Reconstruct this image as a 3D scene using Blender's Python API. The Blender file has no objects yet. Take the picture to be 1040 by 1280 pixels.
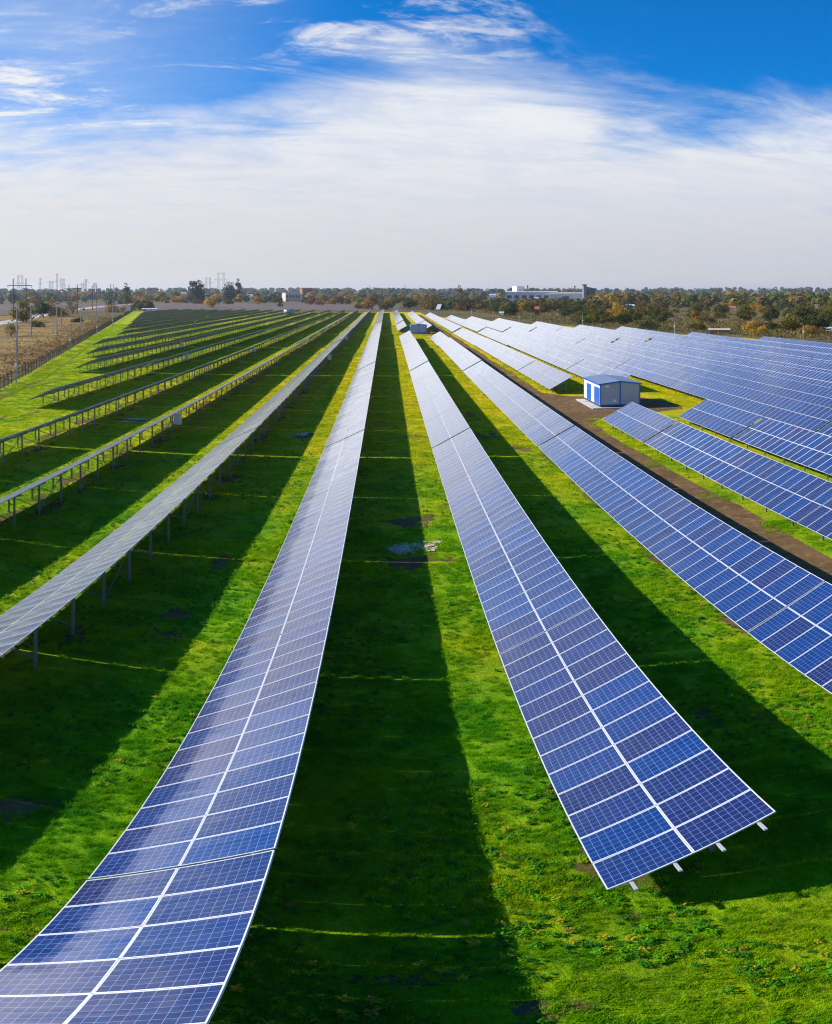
import bpy, bmesh, math, random
from mathutils import Vector, Matrix, noise as mnoise
random.seed(7)
R = random.Random(11)
sc = bpy.context.scene
col = sc.collection
pi = math.pi

# ------------------------------------------------------------------ camera
CAM_H = 14.45
cam = bpy.data.cameras.new('camera')
cam_o = bpy.data.objects.new('camera', cam)
col.objects.link(cam_o)
sc.camera = cam_o
cam_o.location = (0, 0, CAM_H)
cam_o.rotation_euler = (pi / 2, 0, -0.001)
cam.type = 'PANO'
cam.panorama_type = 'EQUIRECTANGULAR'       # the photograph is a stitched panorama: straight rows bend in it
FX, FY, PX0, PY0 = 1137.0, 943.7, 484.6, 366.0
cam.longitude_min = (0 - PX0) / FX
cam.longitude_max = (1040 - PX0) / FX
cam.latitude_max = PY0 / FY
cam.latitude_min = (PY0 - 1280) / FY
cam.clip_start = 0.1
cam.clip_end = 40000

def at(px, py, z=0.0):
    """Ground point seen at a pixel of the 1040 x 1280 photograph."""
    th = (px - PX0) / FX + 0.001
    ph = (py - PY0) / FY
    r = (CAM_H - z) / math.tan(ph)
    return Vector((r * math.sin(th), r * math.cos(th), z))

def at_r(px, r, z=0.0):
    th = (px - PX0) / FX + 0.001
    return Vector((r * math.sin(th), r * math.cos(th), z))

# ------------------------------------------------------------------ light
SUN_EL = math.radians(35.3)
SUN_AZ = math.atan2(-1.0, 0.18)             # clockwise from +Y
sun_dir = Vector((math.sin(SUN_AZ) * math.cos(SUN_EL), math.cos(SUN_AZ) * math.cos(SUN_EL), math.sin(SUN_EL)))
sl = bpy.data.lights.new('sun', 'SUN')
sl.energy = 5.0
sl.angle = math.radians(0.5)
sl.color = (1.0, 0.93, 0.80)
so = bpy.data.objects.new('sun', sl)
col.objects.link(so)
so.rotation_euler = sun_dir.to_track_quat('Z', 'Y').to_euler()
so.location = (0, 0, 300)
sc.view_settings.view_transform = 'Standard'
sc.view_settings.look = 'None'
sc.view_settings.exposure = 0.4
sc.view_settings.gamma = 1.0
sc.cycles.use_denoising = True
sc.cycles.denoiser = 'OPENIMAGEDENOISE'
sc.cycles.denoising_input_passes = 'RGB_ALBEDO_NORMAL'
sc.cycles.denoising_prefilter = 'NONE'
sc.cycles.filter_width = 1.15
sc.cycles.sample_clamp_indirect = 1.5


class NT:
    """Small helper to write node trees."""
    def __init__(self, tree):
        self.t = tree
        self.n = tree.nodes
        self.l = tree.links
    def new(self, typ, **kw):
        nd = self.n.new(typ)
        for k, v in kw.items():
            setattr(nd, k, v)
        return nd
    def put(self, sock, v):
        if hasattr(v, 'is_linked') or hasattr(v, 'node'):
            self.l.new(v, sock)
        else:
            sock.default_value = v
    def m(self, op, a, b=None, c=None, clamp=False):
        nd = self.new('ShaderNodeMath', operation=op)
        nd.use_clamp = clamp
        self.put(nd.inputs[0], a)
        if b is not None: self.put(nd.inputs[1], b)
        if c is not None: self.put(nd.inputs[2], c)
        return nd.outputs[0]
    def step(self, v, lo, hi):
        nd = self.new('ShaderNodeMapRange', interpolation_type='SMOOTHSTEP')
        self.put(nd.inputs[0], v); self.put(nd.inputs[1], lo); self.put(nd.inputs[2], hi)
        return nd.outputs[0]
    def noise(self, vec, scale, detail=4.0, rough=0.55, dist=0.0):
        nd = self.new('ShaderNodeTexNoise')
        self.put(nd.inputs['Vector'], vec)
        nd.inputs['Scale'].default_value = scale
        nd.inputs['Detail'].default_value = detail
        nd.inputs['Roughness'].default_value = rough
        nd.inputs['Distortion'].default_value = dist
        return nd.outputs[0]
    def mix(self, f, a, b):
        nd = self.new('ShaderNodeMix', data_type='RGBA')
        self.put(nd.inputs[0], f)
        for s, v in ((nd.inputs[6], a), (nd.inputs[7], b)):
            if isinstance(v, tuple): s.default_value = (v[0], v[1], v[2], 1)
            else: self.l.new(v, s)
        return nd.outputs[2]
    def mul(self, vec, sx, sy, sz):
        nd = self.new('ShaderNodeVectorMath', operation='MULTIPLY')
        self.put(nd.inputs[0], vec); nd.inputs[1].default_value = (sx, sy, sz)
        return nd.outputs[0]
    def xyz(self, vec):
        nd = self.new('ShaderNodeSeparateXYZ'); self.put(nd.inputs[0], vec)
        return nd.outputs
    def comb(self, x, y, z):
        nd = self.new('ShaderNodeCombineXYZ')
        self.put(nd.inputs[0], x); self.put(nd.inputs[1], y); self.put(nd.inputs[2], z)
        return nd.outputs[0]

# ------------------------------------------------------------------ sky
world = bpy.data.worlds.new('World')
sc.world = world
world.use_nodes = True
w = NT(world.node_tree)
bg = w.n['Background']
bg.inputs[1].default_value = 0.1
sky = w.new('ShaderNodeTexSky', sky_type='NISHITA')
sky.sun_disc = False
sky.sun_elevation = SUN_EL
sky.sun_rotation = SUN_AZ
sky.altitude = 100
sky.air_density = 1.0
sky.dust_density = 0.6
sky.ozone_density = 2.5
tint = w.new('ShaderNodeVectorMath', operation='MULTIPLY')
w.l.new(sky.outputs[0], tint.inputs[0])
tint.inputs[1].default_value = (0.015, 0.64, 1.24)
dirv = w.new('ShaderNodeTexCoord').outputs['Generated']
dx, dy, dz = w.xyz(dirv)
el = w.m('ARCSINE', dz)
az = w.m('ARCTAN2', dx, dy)
zc = w.m('ADD', w.m('MAXIMUM', dz, 0.0), 0.16)
px = w.m('DIVIDE', dx, zc)
py = w.m('DIVIDE', dy, zc)
pc = w.comb(px, py, 0.0)
# sheared copy so that the streaks run up to the left
ps = w.comb(w.m('ADD', px, w.m('MULTIPLY', py, 0.75)), w.m('MULTIPLY', w.m('SUBTRACT', py, w.m('MULTIPLY', px, 0.35)), 2.2), 0.0)
n1 = w.noise(pc, 1.1, 8, 0.60, 0.5)
n2 = w.noise(ps, 1.15, 9, 0.66, 1.3)
n3 = w.noise(ps, 3.2, 7, 0.68, 0.8)
naz = w.m('MULTIPLY', az, -1.0)
a2 = w.m('SUBTRACT', az, 0.05)
bump = w.m('EXPONENT', w.m('MULTIPLY', w.m('MULTIPLY', a2, a2), -22.0))
edge = w.m('ADD', w.m('MULTIPLY', bump, 0.095), 0.235)
edge = w.m('SUBTRACT', edge, w.m('MULTIPLY', w.step(naz, 0.45, 0.75), 0.005))
edge = w.m('ADD', edge, w.m('MULTIPLY', w.m('SUBTRACT', n1, 0.5), 0.30))
edge = w.m('ADD', edge, w.m('MULTIPLY', w.m('SUBTRACT', n2, 0.5), 0.15))
sheet = w.step(w.m('SUBTRACT', edge, el), -0.05, 0.10)
topc = w.m('SUBTRACT', az, 0.07)
topc = w.m('MULTIPLY', w.m('EXPONENT', w.m('MULTIPLY', w.m('MULTIPLY', topc, topc), -45.0)), 0.045)
wisp = w.m('MULTIPLY', w.step(w.m('ADD', w.m('ADD', n2, topc), w.m('MULTIPLY', w.m('SUBTRACT', n3, 0.5), 0.5)), 0.48, 0.70), w.step(w.m('ADD', n1, topc), 0.38, 0.58))
wisp = w.m('MULTIPLY', wisp, w.step(naz, -0.34, -0.10))
leftveil = w.m('MULTIPLY', w.m('MULTIPLY', w.step(naz, 0.02, 0.40), w.step(naz, 0.75, 0.50)), w.m('ADD', 0.20, w.m('MULTIPLY', n3, 0.30)))
cov = w.m('MAXIMUM', sheet, w.m('ADD', w.m('MULTIPLY', wisp, 0.9), leftveil))
cov = w.m('MULTIPLY', cov, w.m('ADD', 0.84, w.m('MULTIPLY', n3, 0.26)), clamp=True)
low = w.step(el, 0.02, 0.24)
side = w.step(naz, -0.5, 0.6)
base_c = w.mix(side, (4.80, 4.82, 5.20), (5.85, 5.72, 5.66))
added_glow = w.m('MULTIPLY', w.step(naz, 0.42, 1.05), w.step(naz, 2.3, 1.5))  # sky brightness added out of view on the left, for white panel reflections
base_c = w.mix(added_glow, base_c, (30.0, 29.0, 28.0))
ccol = w.mix(low, base_c, w.mix(added_glow, (6.5, 6.6, 6.9), (26.0, 25.4, 25.0)))
shade = w.m('MULTIPLY', w.step(w.m('ADD', n2, w.m('MULTIPLY', n3, 0.4)), 0.85, 0.55), w.step(el, 0.06, 0.18))
ccol = w.mix(w.m('MULTIPLY', shade, 0.26), ccol, (3.6, 4.3, 5.7))
cov = w.m('MULTIPLY', cov, w.step(el, 0.50, 0.37))       # clear blue overhead
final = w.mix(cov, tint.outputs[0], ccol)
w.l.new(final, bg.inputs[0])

# ------------------------------------------------------------------ materials
def mat(name, base=(0.5, 0.5, 0.5), rough=0.6, metal=0.0, var=0.12, scale=3.0, bump=0.0):
    """Plain surface with slight tone variation from world-space noise."""
    mt = bpy.data.materials.new(name)
    mt.use_nodes = True
    t = NT(mt.node_tree)
    b = t.n['Principled BSDF']
    b.inputs['Roughness'].default_value = rough
    b.inputs['Metallic'].default_value = metal
    geo = t.new('ShaderNodeTexCoord').outputs['Object']
    n = t.noise(geo, scale, 5, 0.6)
    c = t.mix(t.step(n, 0.3, 0.7), tuple(x * (1 - var) for x in base), tuple(min(1, x * (1 + var)) for x in base))
    t.l.new(c, b.inputs['Base Color'])
    if bump:
        bn = t.new('ShaderNodeBump')
        bn.inputs['Strength'].default_value = bump
        t.l.new(n, bn.inputs['Height'])
        t.l.new(bn.outputs[0], b.inputs['Normal'])
    return mt

M = {}
M['alu'] = mat('aluminium', (0.56, 0.57, 0.60), 0.38, 0.25, 0.05)
M['galv'] = mat('galvanised_steel', (0.23, 0.26, 0.29), 0.45, 0.35, 0.18, 6)
M['back'] = mat('panel_backsheet', (0.30, 0.32, 0.35), 0.6, 0, 0.1)
M['concrete'] = mat('concrete', (0.46, 0.44, 0.41), 0.85, 0, 0.15, 1.5, 0.1)
M['pole_concrete'] = mat('pole_concrete', (0.38, 0.37, 0.36), 0.85, 0, 0.15, 1.5)
M['cabin_wall'] = mat('cabin_wall', (0.38, 0.42, 0.46), 0.5, 0, 0.05, 1.2)
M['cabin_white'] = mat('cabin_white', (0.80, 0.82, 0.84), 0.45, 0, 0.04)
M['cabin_blue'] = mat('cabin_blue', (0.015, 0.12, 0.48), 0.4, 0, 0.12)
M['cabin_roof'] = mat('cabin_roof', (0.15, 0.21, 0.30), 0.45, 0.1, 0.08)
M['dark'] = mat('dark_metal', (0.03, 0.035, 0.04), 0.5, 0.2, 0.2)
M['red'] = mat('red_paint', (0.45, 0.03, 0.02), 0.45)
M['wood'] = mat('weathered_wood', (0.16, 0.11, 0.08), 0.85, 0, 0.2)
M['lattice'] = mat('lattice_steel', (0.26, 0.27, 0.30), 0.6, 0.3, 0.1)
M['fence'] = mat('fence_green', (0.05, 0.085, 0.06), 0.6, 0.1, 0.15)
M['white'] = mat('white_paint', (0.88, 0.88, 0.87), 0.55, 0, 0.05, 0.4)
M['cream'] = mat('cream_render', (0.62, 0.52, 0.42), 0.85, 0, 0.1, 0.3)
M['brick'] = mat('red_brick', (0.34, 0.15, 0.09), 0.9, 0, 0.15, 0.4)
M['roof_dark'] = mat('dark_roof', (0.10, 0.09, 0.10), 0.8, 0, 0.2, 0.3)
M['roof_tan'] = mat('tan_roof', (0.55, 0.44, 0.33), 0.7, 0, 0.12, 0.1)
M['roof_red'] = mat('tile_roof', (0.36, 0.12, 0.06), 0.8, 0, 0.15, 0.5)
M['hall_blue'] = mat('hall_blue_grey', (0.42, 0.50, 0.60), 0.6, 0, 0.1, 0.1)
M['glass_dark'] = mat('dark_glass', (0.03, 0.05, 0.08), 0.15)
M['coal'] = mat('dark_industrial', (0.10, 0.12, 0.14), 0.8, 0, 0.25, 0.2)
M['rust'] = mat('rusty_brown', (0.22, 0.11, 0.07), 0.85, 0, 0.25, 0.5)
M['rubber'] = mat('rubber', (0.02, 0.02, 0.02), 0.8)
M['car_white'] = mat('car_white', (0.75, 0.76, 0.77), 0.25)
M['car_dark'] = mat('car_dark', (0.03, 0.035, 0.05), 0.25)
M['bark'] = mat('bark', (0.09, 0.065, 0.05), 0.9, 0, 0.25, 2)
M['lamp'] = mat('lamp_grey', (0.45, 0.46, 0.48), 0.4, 0.2)

def make_glass(name, draw_frame):
    """Solar module face: cells, white backsheet, frame lines; UV counts modules, one unit each."""
    mt = bpy.data.materials.new(name)
    mt.use_nodes = True
    t = NT(mt.node_tree)
    b = t.n['Principled BSDF']
    uvn = t.new('ShaderNodeTexCoord').outputs['UV']
    u, v, _ = t.xyz(uvn)
    iu, iv = t.m('FLOOR', u), t.m('FLOOR', v)
    fu, fv = t.m('SUBTRACT', u, iu), t.m('SUBTRACT', v, iv)
    ori = t.new('ShaderNodeObjectInfo').outputs['Random']
    seed = t.comb(t.m('ADD', iu, 0.5), t.m('ADD', iv, 0.5), t.m('MULTIPLY', ori, 97.0))
    wn = t.new('ShaderNodeTexWhiteNoise'); t.l.new(seed, wn.inputs[0])
    r1 = wn.outputs[0]
    rcol = wn.outputs[1]
    du = t.m('MULTIPLY', t.m('MINIMUM', fu, t.m('SUBTRACT', 1.0, fu)), 0.988)
    dv = t.m('MULTIPLY', t.m('MINIMUM', fv, t.m('SUBTRACT', 1.0, fv)), 1.65)
    dm = t.m('MINIMUM', du, dv)
    fw = 0.022 if draw_frame else 0.0
    mar = fw + 0.007
    # cells
    cu = t.m('MULTIPLY', t.m('DIVIDE', t.m('SUBTRACT', fu, mar / 0.988), 1 - 2 * mar / 0.988), 6.0)
    cv = t.m('MULTIPLY', t.m('DIVIDE', t.m('SUBTRACT', fv, mar / 1.65), 1 - 2 * mar / 1.65), 10.0)
    fcu, fcv = t.m('FRACT', cu), t.m('FRACT', cv)
    lu = t.m('MINIMUM', fcu, t.m('SUBTRACT', 1.0, fcu))
    lv = t.m('MINIMUM', fcv, t.m('SUBTRACT', 1.0, fcv))
    line = t.m('LESS_THAN', t.m('MINIMUM', lu, lv), 0.026)
    bus = t.m('LESS_THAN', t.m('ABSOLUTE', t.m('SUBTRACT', t.m('ABSOLUTE', t.m('SUBTRACT', fcu, 0.5)), 0.2)), 0.012)
    cid = t.comb(t.m('ADD', t.m('FLOOR', cu), t.m('MULTIPLY', iu, 6.0)), t.m('ADD', t.m('FLOOR', cv), t.m('MULTIPLY', iv, 10.0)), t.m('MULTIPLY', ori, 53.0))
    wc = t.new('ShaderNodeTexWhiteNoise'); t.l.new(cid, wc.inputs[0])
    vor = t.new('ShaderNodeTexVoronoi'); vor.inputs['Scale'].default_value = 60
    t.l.new(t.comb(u, t.m('MULTIPLY', v, 1.67), ori), vor.inputs['Vector'])
    flake = t.xyz(vor.outputs['Color'])[0]
    base = t.mix(t.step(r1, 0.25, 0.85), (0.0000, 0.0170, 0.115), (0.0085, 0.0085, 0.066))
    bright = t.m('ADD', 0.70, t.m('ADD', t.m('MULTIPLY', wc.outputs[0], 0.35), t.m('MULTIPLY', flake, 0.35)))
    vm = t.new('ShaderNodeVectorMath', operation='SCALE')
    t.l.new(base, vm.inputs[0]); t.l.new(bright, vm.inputs['Scale'])
    c = t.mix(t.m('MULTIPLY', bus, 0.07), vm.outputs[0], (0.12, 0.24, 0.48))
    c = t.mix(t.m('MULTIPLY', line, 0.72), c, (0.15, 0.27, 0.52))
    c = t.mix(t.m('LESS_THAN', dm, mar), c, (0.62, 0.64, 0.68))
    # thin dust with painted glare, and a few droppings
    geo = t.new('ShaderNodeTexCoord').outputs['Object']
    dust = t.step(t.noise(geo, 0.9, 6, 0.65), 0.35, 0.8)
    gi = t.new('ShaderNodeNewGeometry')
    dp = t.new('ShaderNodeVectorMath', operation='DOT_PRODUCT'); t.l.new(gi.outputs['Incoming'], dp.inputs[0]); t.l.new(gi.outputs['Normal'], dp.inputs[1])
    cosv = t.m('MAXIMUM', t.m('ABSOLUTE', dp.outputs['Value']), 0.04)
    # glare painted into the dusty colour: whiter the more slanting the line of sight
    dust_glare = t.m('SUBTRACT', 1.0, t.m('EXPONENT', t.m('DIVIDE', t.m('MULTIPLY', t.m('ADD', 0.5, dust), -0.0042), t.m('POWER', cosv, 3.0))))
    c = t.mix(dust_glare, c, (0.50, 0.52, 0.58))
    spot = t.new('ShaderNodeTexVoronoi'); spot.inputs['Scale'].default_value = 2.3
    t.l.new(t.comb(u, t.m('MULTIPLY', v, 1.67), t.m('MULTIPLY', ori, 31.0)), spot.inputs['Vector'])
    sp = t.m('MULTIPLY', t.m('LESS_THAN', spot.outputs['Distance'], 0.030), t.m('GREATER_THAN', t.xyz(spot.outputs['Color'])[1], 0.90))
    c = t.mix(sp, c, (0.75, 0.74, 0.70))
    if draw_frame:
        fr = t.m('LESS_THAN', dm, fw)
        c = t.mix(fr, c, (0.64, 0.65, 0.68))
    t.l.new(c, b.inputs['Base Color'])
    b.inputs['Roughness'].default_value = 0.12
    b.inputs['IOR'].default_value = 1.45
    b.inputs['Coat IOR'].default_value = 1.55
    b.inputs['Coat Weight'].default_value = 0.5
    b.inputs['Coat Roughness'].default_value = 0.05
    # panes are never quite flat: each module and each cell leans a little
    g = t.new('ShaderNodeNewGeometry').outputs['Normal']
    def jitter(colr, amt):
        s = t.new('ShaderNodeVectorMath', operation='SUBTRACT'); t.l.new(colr, s.inputs[0]); s.inputs[1].default_value = (0.5, 0.5, 0.5)
        k = t.new('ShaderNodeVectorMath', operation='SCALE'); t.l.new(s.outputs[0], k.inputs[0]); k.inputs['Scale'].default_value = amt
        return k.outputs[0]
    ad = t.new('ShaderNodeVectorMath', operation='ADD'); t.l.new(g, ad.inputs[0]); t.l.new(jitter(rcol, 0.030), ad.inputs[1])
    ad2 = t.new('ShaderNodeVectorMath', operation='ADD'); t.l.new(ad.outputs[0], ad2.inputs[0]); t.l.new(jitter(wc.outputs[1], 0.020), ad2.inputs[1])
    wr = t.new('ShaderNodeTexWhiteNoise')
    t.l.new(t.comb(t.m('ADD', t.m('FLOOR', t.m('MULTIPLY', cu, 2.0)), t.m('MULTIPLY', iu, 12.0)), t.m('ADD', iv, 0.3), t.m('MULTIPLY', ori, 71.0)), wr.inputs[0])
    ad3 = t.new('ShaderNodeVectorMath', operation='ADD'); t.l.new(ad2.outputs[0], ad3.inputs[0]); t.l.new(jitter(wr.outputs[1], 0.035), ad3.inputs[1])
    ad2 = ad3
    bn = t.new('ShaderNodeBump'); bn.inputs['Strength'].default_value = 0.02; bn.inputs['Distance'].default_value = 0.05
    t.l.new(t.noise(geo, 3.0, 3, 0.5), bn.inputs['Height']); t.l.new(ad2.outputs[0], bn.inputs['Normal'])
    nm = t.new('ShaderNodeVectorMath', operation='NORMALIZE'); t.l.new(bn.outputs[0], nm.inputs[0])
    t.l.new(nm.outputs[0], b.inputs['Normal'])
    return mt
M['glass'] = make_glass('solar_glass', False)
M['deck'] = make_glass('solar_glass_with_frames', True)

# ---- grass
def grass_nodes(t, pos, blade):
    """World-space grass colour shared by the lawn sheet and its blades."""
    big = t.noise(pos, 0.10, 5, 0.6)
    mid = t.noise(pos, 0.55, 6, 0.65, 0.4)
    fine = t.noise(pos, 3.6, 5, 0.65)
    fine2 = t.noise(pos, 1.9, 5, 0.7, 0.5)
    yy = t.xyz(pos)[1]
    sun_yellow = t.m('MULTIPLY', t.step(yy, 28.0, 105.0), t.m('ADD', 0.45, t.m('MULTIPLY', t.step(t.xyz(pos)[0], -45.0, -8.0), 0.55)))            # sunlit yellow painted into the grass colour, stronger farther along
    c = t.mix(t.step(mid, 0.30, 0.70), (0.050, 0.300, 0.006), (0.220, 0.520, 0.004))
    c = t.mix(t.m('MULTIPLY', t.step(big, 0.42, 0.68), 0.75), c, (0.450, 0.560, 0.003))
    c = t.mix(t.m('MULTIPLY', sun_yellow, t.m('ADD', 0.50, t.m('MULTIPLY', t.step(mid, 0.35, 0.65), 0.45))), c, (0.680, 0.600, 0.003))
    c = t.mix(t.m('MULTIPLY', t.step(fine, 0.54, 0.76), 0.55), c, (0.480, 0.500, 0.012) if blade else (0.08, 0.18, 0.006))
    c = t.mix(t.m('MULTIPLY', t.step(fine2, 0.48, 0.30), 0.60), c, (0.022, 0.150, 0.012))
    c = t.mix(t.m('MULTIPLY', t.step(t.noise(pos, 0.9, 6, 0.75), 0.62, 0.74), 0.7), c, (0.280, 0.170, 0.020))
    return c

mt = bpy.data.materials.new('lawn'); mt.use_nodes = True
t = NT(mt.node_tree); b = t.n['Principled BSDF']
pos = t.new('ShaderNodeNewGeometry').outputs['Position']
c = grass_nodes(t, pos, False)
yl = t.new('ShaderNodeVectorMath', operation='MULTIPLY'); t.l.new(c, yl.inputs[0]); yl.inputs[1].default_value = (1.25, 1.0, 0.6); c = yl.outputs[0]
clod = t.noise(t.mul(pos, 1, 1, 1), 0.22, 6, 0.7)
c = t.mix(t.m('MULTIPLY', t.step(clod, 0.60, 0.74), 0.8), c, (0.15, 0.095, 0.045))
tuft = t.noise(pos, 1.6, 8, 0.75)
tuft2 = t.noise(pos, 9.0, 4, 0.7)
dk = t.new('ShaderNodeVectorMath', operation='SCALE'); t.l.new(c, dk.inputs[0])
t.l.new(t.m('ADD', 0.30, t.m('MULTIPLY', tuft2, 1.05)), dk.inputs['Scale'])
t.l.new(dk.outputs[0], b.inputs['Base Color'])
b.inputs['Roughness'].default_value = 0.9
b.inputs['Specular IOR Level'].default_value = 0.1
bn = t.new('ShaderNodeBump'); bn.inputs['Strength'].default_value = 0.9; bn.inputs['Distance'].default_value = 0.35
t.l.new(t.m('ADD', t.m('MULTIPLY', tuft, 1.0), t.m('MULTIPLY', tuft2, 0.35)), bn.inputs['Height'])
t.l.new(bn.outputs[0], b.inputs['Normal'])
M['lawn'] = mt

def leafy(name, cols_fn, trans=0.35, rough=0.6):
    mt = bpy.data.materials.new(name); mt.use_nodes = True
    t = NT(mt.node_tree)
    out = t.n['Material Output']
    b = t.n['Principled BSDF']
    c = cols_fn(t)
    t.l.new(c, b.inputs['Base Color'])
    b.inputs['Roughness'].default_value = rough
    b.inputs['Specular IOR Level'].default_value = 0.15
    tr = t.new('ShaderNodeBsdfTranslucent')
    t.l.new(c, tr.inputs[0])
    mx = t.new('ShaderNodeMixShader'); mx.inputs[0].default_value = trans
    t.l.new(b.outputs[0], mx.inputs[1]); t.l.new(tr.outputs[0], mx.inputs[2])
    t.l.new(mx.outputs[0], out.inputs[0])
    return mt

M['blade'] = leafy('grass_blade', lambda t: grass_nodes(t, t.new('ShaderNodeNewGeometry').outputs['Position'], True), 0.40, 0.8)
M['blade'].node_tree.nodes['Principled BSDF'].inputs['Specular IOR Level'].default_value = 0.04

def leaf_cols(a, b2, c3):
    def f(t):
        pos = t.new('ShaderNodeNewGeometry').outputs['Position']
        n = t.noise(pos, 0.45, 3, 0.6)
        n2 = t.noise(pos, 1.7, 3, 0.6)
        rnd = t.new('ShaderNodeObjectInfo').outputs['Random']
        c = t.mix(t.step(n, 0.35, 0.65), a, b2)
        c = t.mix(t.m('MULTIPLY', t.step(n2, 0.5, 0.75), 0.7), c, c3)
        v = t.new('ShaderNodeVectorMath', operation='SCALE'); t.l.new(c, v.inputs[0])
        t.l.new(t.m('ADD', 0.7, t.m('MULTIPLY', rnd, 0.6)), v.inputs['Scale'])
        return v.outputs[0]
    return f
LEAF = {
    'tan': leafy('dry_stalks', leaf_cols((0.22, 0.135, 0.050), (0.32, 0.210, 0.080), (0.16, 0.08, 0.032)), 0.4),
    'dark': leafy('leaf_dark_green', leaf_cols((0.046, 0.066, 0.012), (0.080, 0.105, 0.016), (0.135, 0.125, 0.016))),
    'olive': leafy('leaf_olive', leaf_cols((0.105, 0.095, 0.012), (0.185, 0.150, 0.014), (0.300, 0.185, 0.018))),
    'green': leafy('leaf_mid_green', leaf_cols((0.070, 0.105, 0.014), (0.120, 0.150, 0.018), (0.19, 0.17, 0.02))),
    'yellow': leafy('leaf_yellow', leaf_cols((0.348, 0.217, 0.022), (0.522, 0.319, 0.026), (0.246, 0.203, 0.029))),
    'orange': leafy('leaf_orange', leaf_cols((0.290, 0.138, 0.023), (0.420, 0.217, 0.029), (0.174, 0.131, 0.029))),
    'brown': leafy('leaf_brown', leaf_cols((0.135, 0.082, 0.028), (0.190, 0.118, 0.038), (0.26, 0.15, 0.04))),
    'blue': leafy('leaf_blue_green', leaf_cols((0.043, 0.080, 0.061), (0.070, 0.113, 0.075), (0.102, 0.131, 0.072))),
}
LEAFWORD = {'dark': 'dark green', 'olive': 'olive brown', 'green': 'mid green', 'yellow': 'golden yellow',
            'orange': 'rust orange', 'brown': 'bare brown', 'blue': 'blue green'}

def ground_mat(name, cols, scales, bump=0.5, bumpscale=2.0, dist=0.2):
    mt = bpy.data.materials.new(name); mt.use_nodes = True
    t = NT(mt.node_tree); b = t.n['Principled BSDF']
    pos = t.new('ShaderNodeNewGeometry').outputs['Position']
    c = t.mix(t.step(t.noise(pos, scales[0], 6, 0.65, 0.3), 0.35, 0.65), cols[0], cols[1])
    c = t.mix(t.step(t.noise(pos, scales[1], 6, 0.7), 0.48, 0.68), c, cols[2])
    nf = t.noise(pos, bumpscale, 7, 0.75)
    v = t.new('ShaderNodeVectorMath', operation='SCALE'); t.l.new(c, v.inputs[0])
    t.l.new(t.m('ADD', 0.55, t.m('MULTIPLY', nf, 0.9)), v.inputs['Scale'])
    t.l.new(v.outputs[0], b.inputs['Base Color'])
    b.inputs['Roughness'].default_value = 0.95
    b.inputs['Specular IOR Level'].default_value = 0.1
    bn = t.new('ShaderNodeBump'); bn.inputs['Strength'].default_value = bump; bn.inputs['Distance'].default_value = dist
    t.l.new(nf, bn.inputs['Height']); t.l.new(bn.outputs[0], b.inputs['Normal'])
    return mt
M['soil'] = ground_mat('bare_soil', ((0.115, 0.070, 0.030), (0.165, 0.105, 0.045), (0.080, 0.085, 0.022)), (0.8, 2.5), 0.8, 5.0, 0.1)
M['dirt'] = ground_mat('dirt_track', ((0.120, 0.070, 0.030), (0.175, 0.105, 0.046), (0.25, 0.155, 0.070)), (0.35, 1.3), 0.9, 3.0, 0.12)
M['rubble'] = ground_mat('pale_rubble', ((0.58, 0.44, 0.32), (0.74, 0.60, 0.47), (0.26, 0.17, 0.10)), (1.5, 4.0), 1.0, 6.0, 0.1)
M['steppe'] = ground_mat('dry_steppe', ((0.105, 0.080, 0.036), (0.185, 0.135, 0.055), (0.085, 0.090, 0.026)), (0.018, 0.05), 0.8, 0.9, 0.5)
M['ploughed'] = ground_mat('ploughed_field', ((0.130, 0.100, 0.088), (0.165, 0.130, 0.108), (0.110, 0.088, 0.070)), (0.02, 0.06), 0.6, 0.7, 0.4)
M['tan'] = ground_mat('tan_grass', ((0.22, 0.135, 0.048), (0.34, 0.225, 0.075), (0.140, 0.075, 0.032)), (0.03, 0.09), 0.9, 0.8, 0.6)
M['asphalt'] = ground_mat('pale_road', ((0.40, 0.39, 0.39), (0.46, 0.45, 0.45), (0.36, 0.35, 0.34)), (0.05, 0.2), 0.2, 2.0, 0.02)
M['gravel'] = ground_mat('gravel', ((0.30, 0.26, 0.22), (0.38, 0.33, 0.28), (0.24, 0.20, 0.16)), (0.5, 2.0), 0.6, 5.0, 0.06)
M['far'] = ground_mat('far_land', ((0.085, 0.085, 0.045), (0.14, 0.115, 0.06), (0.06, 0.07, 0.035)), (0.006, 0.02), 0.4, 0.3, 0.5)

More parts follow.
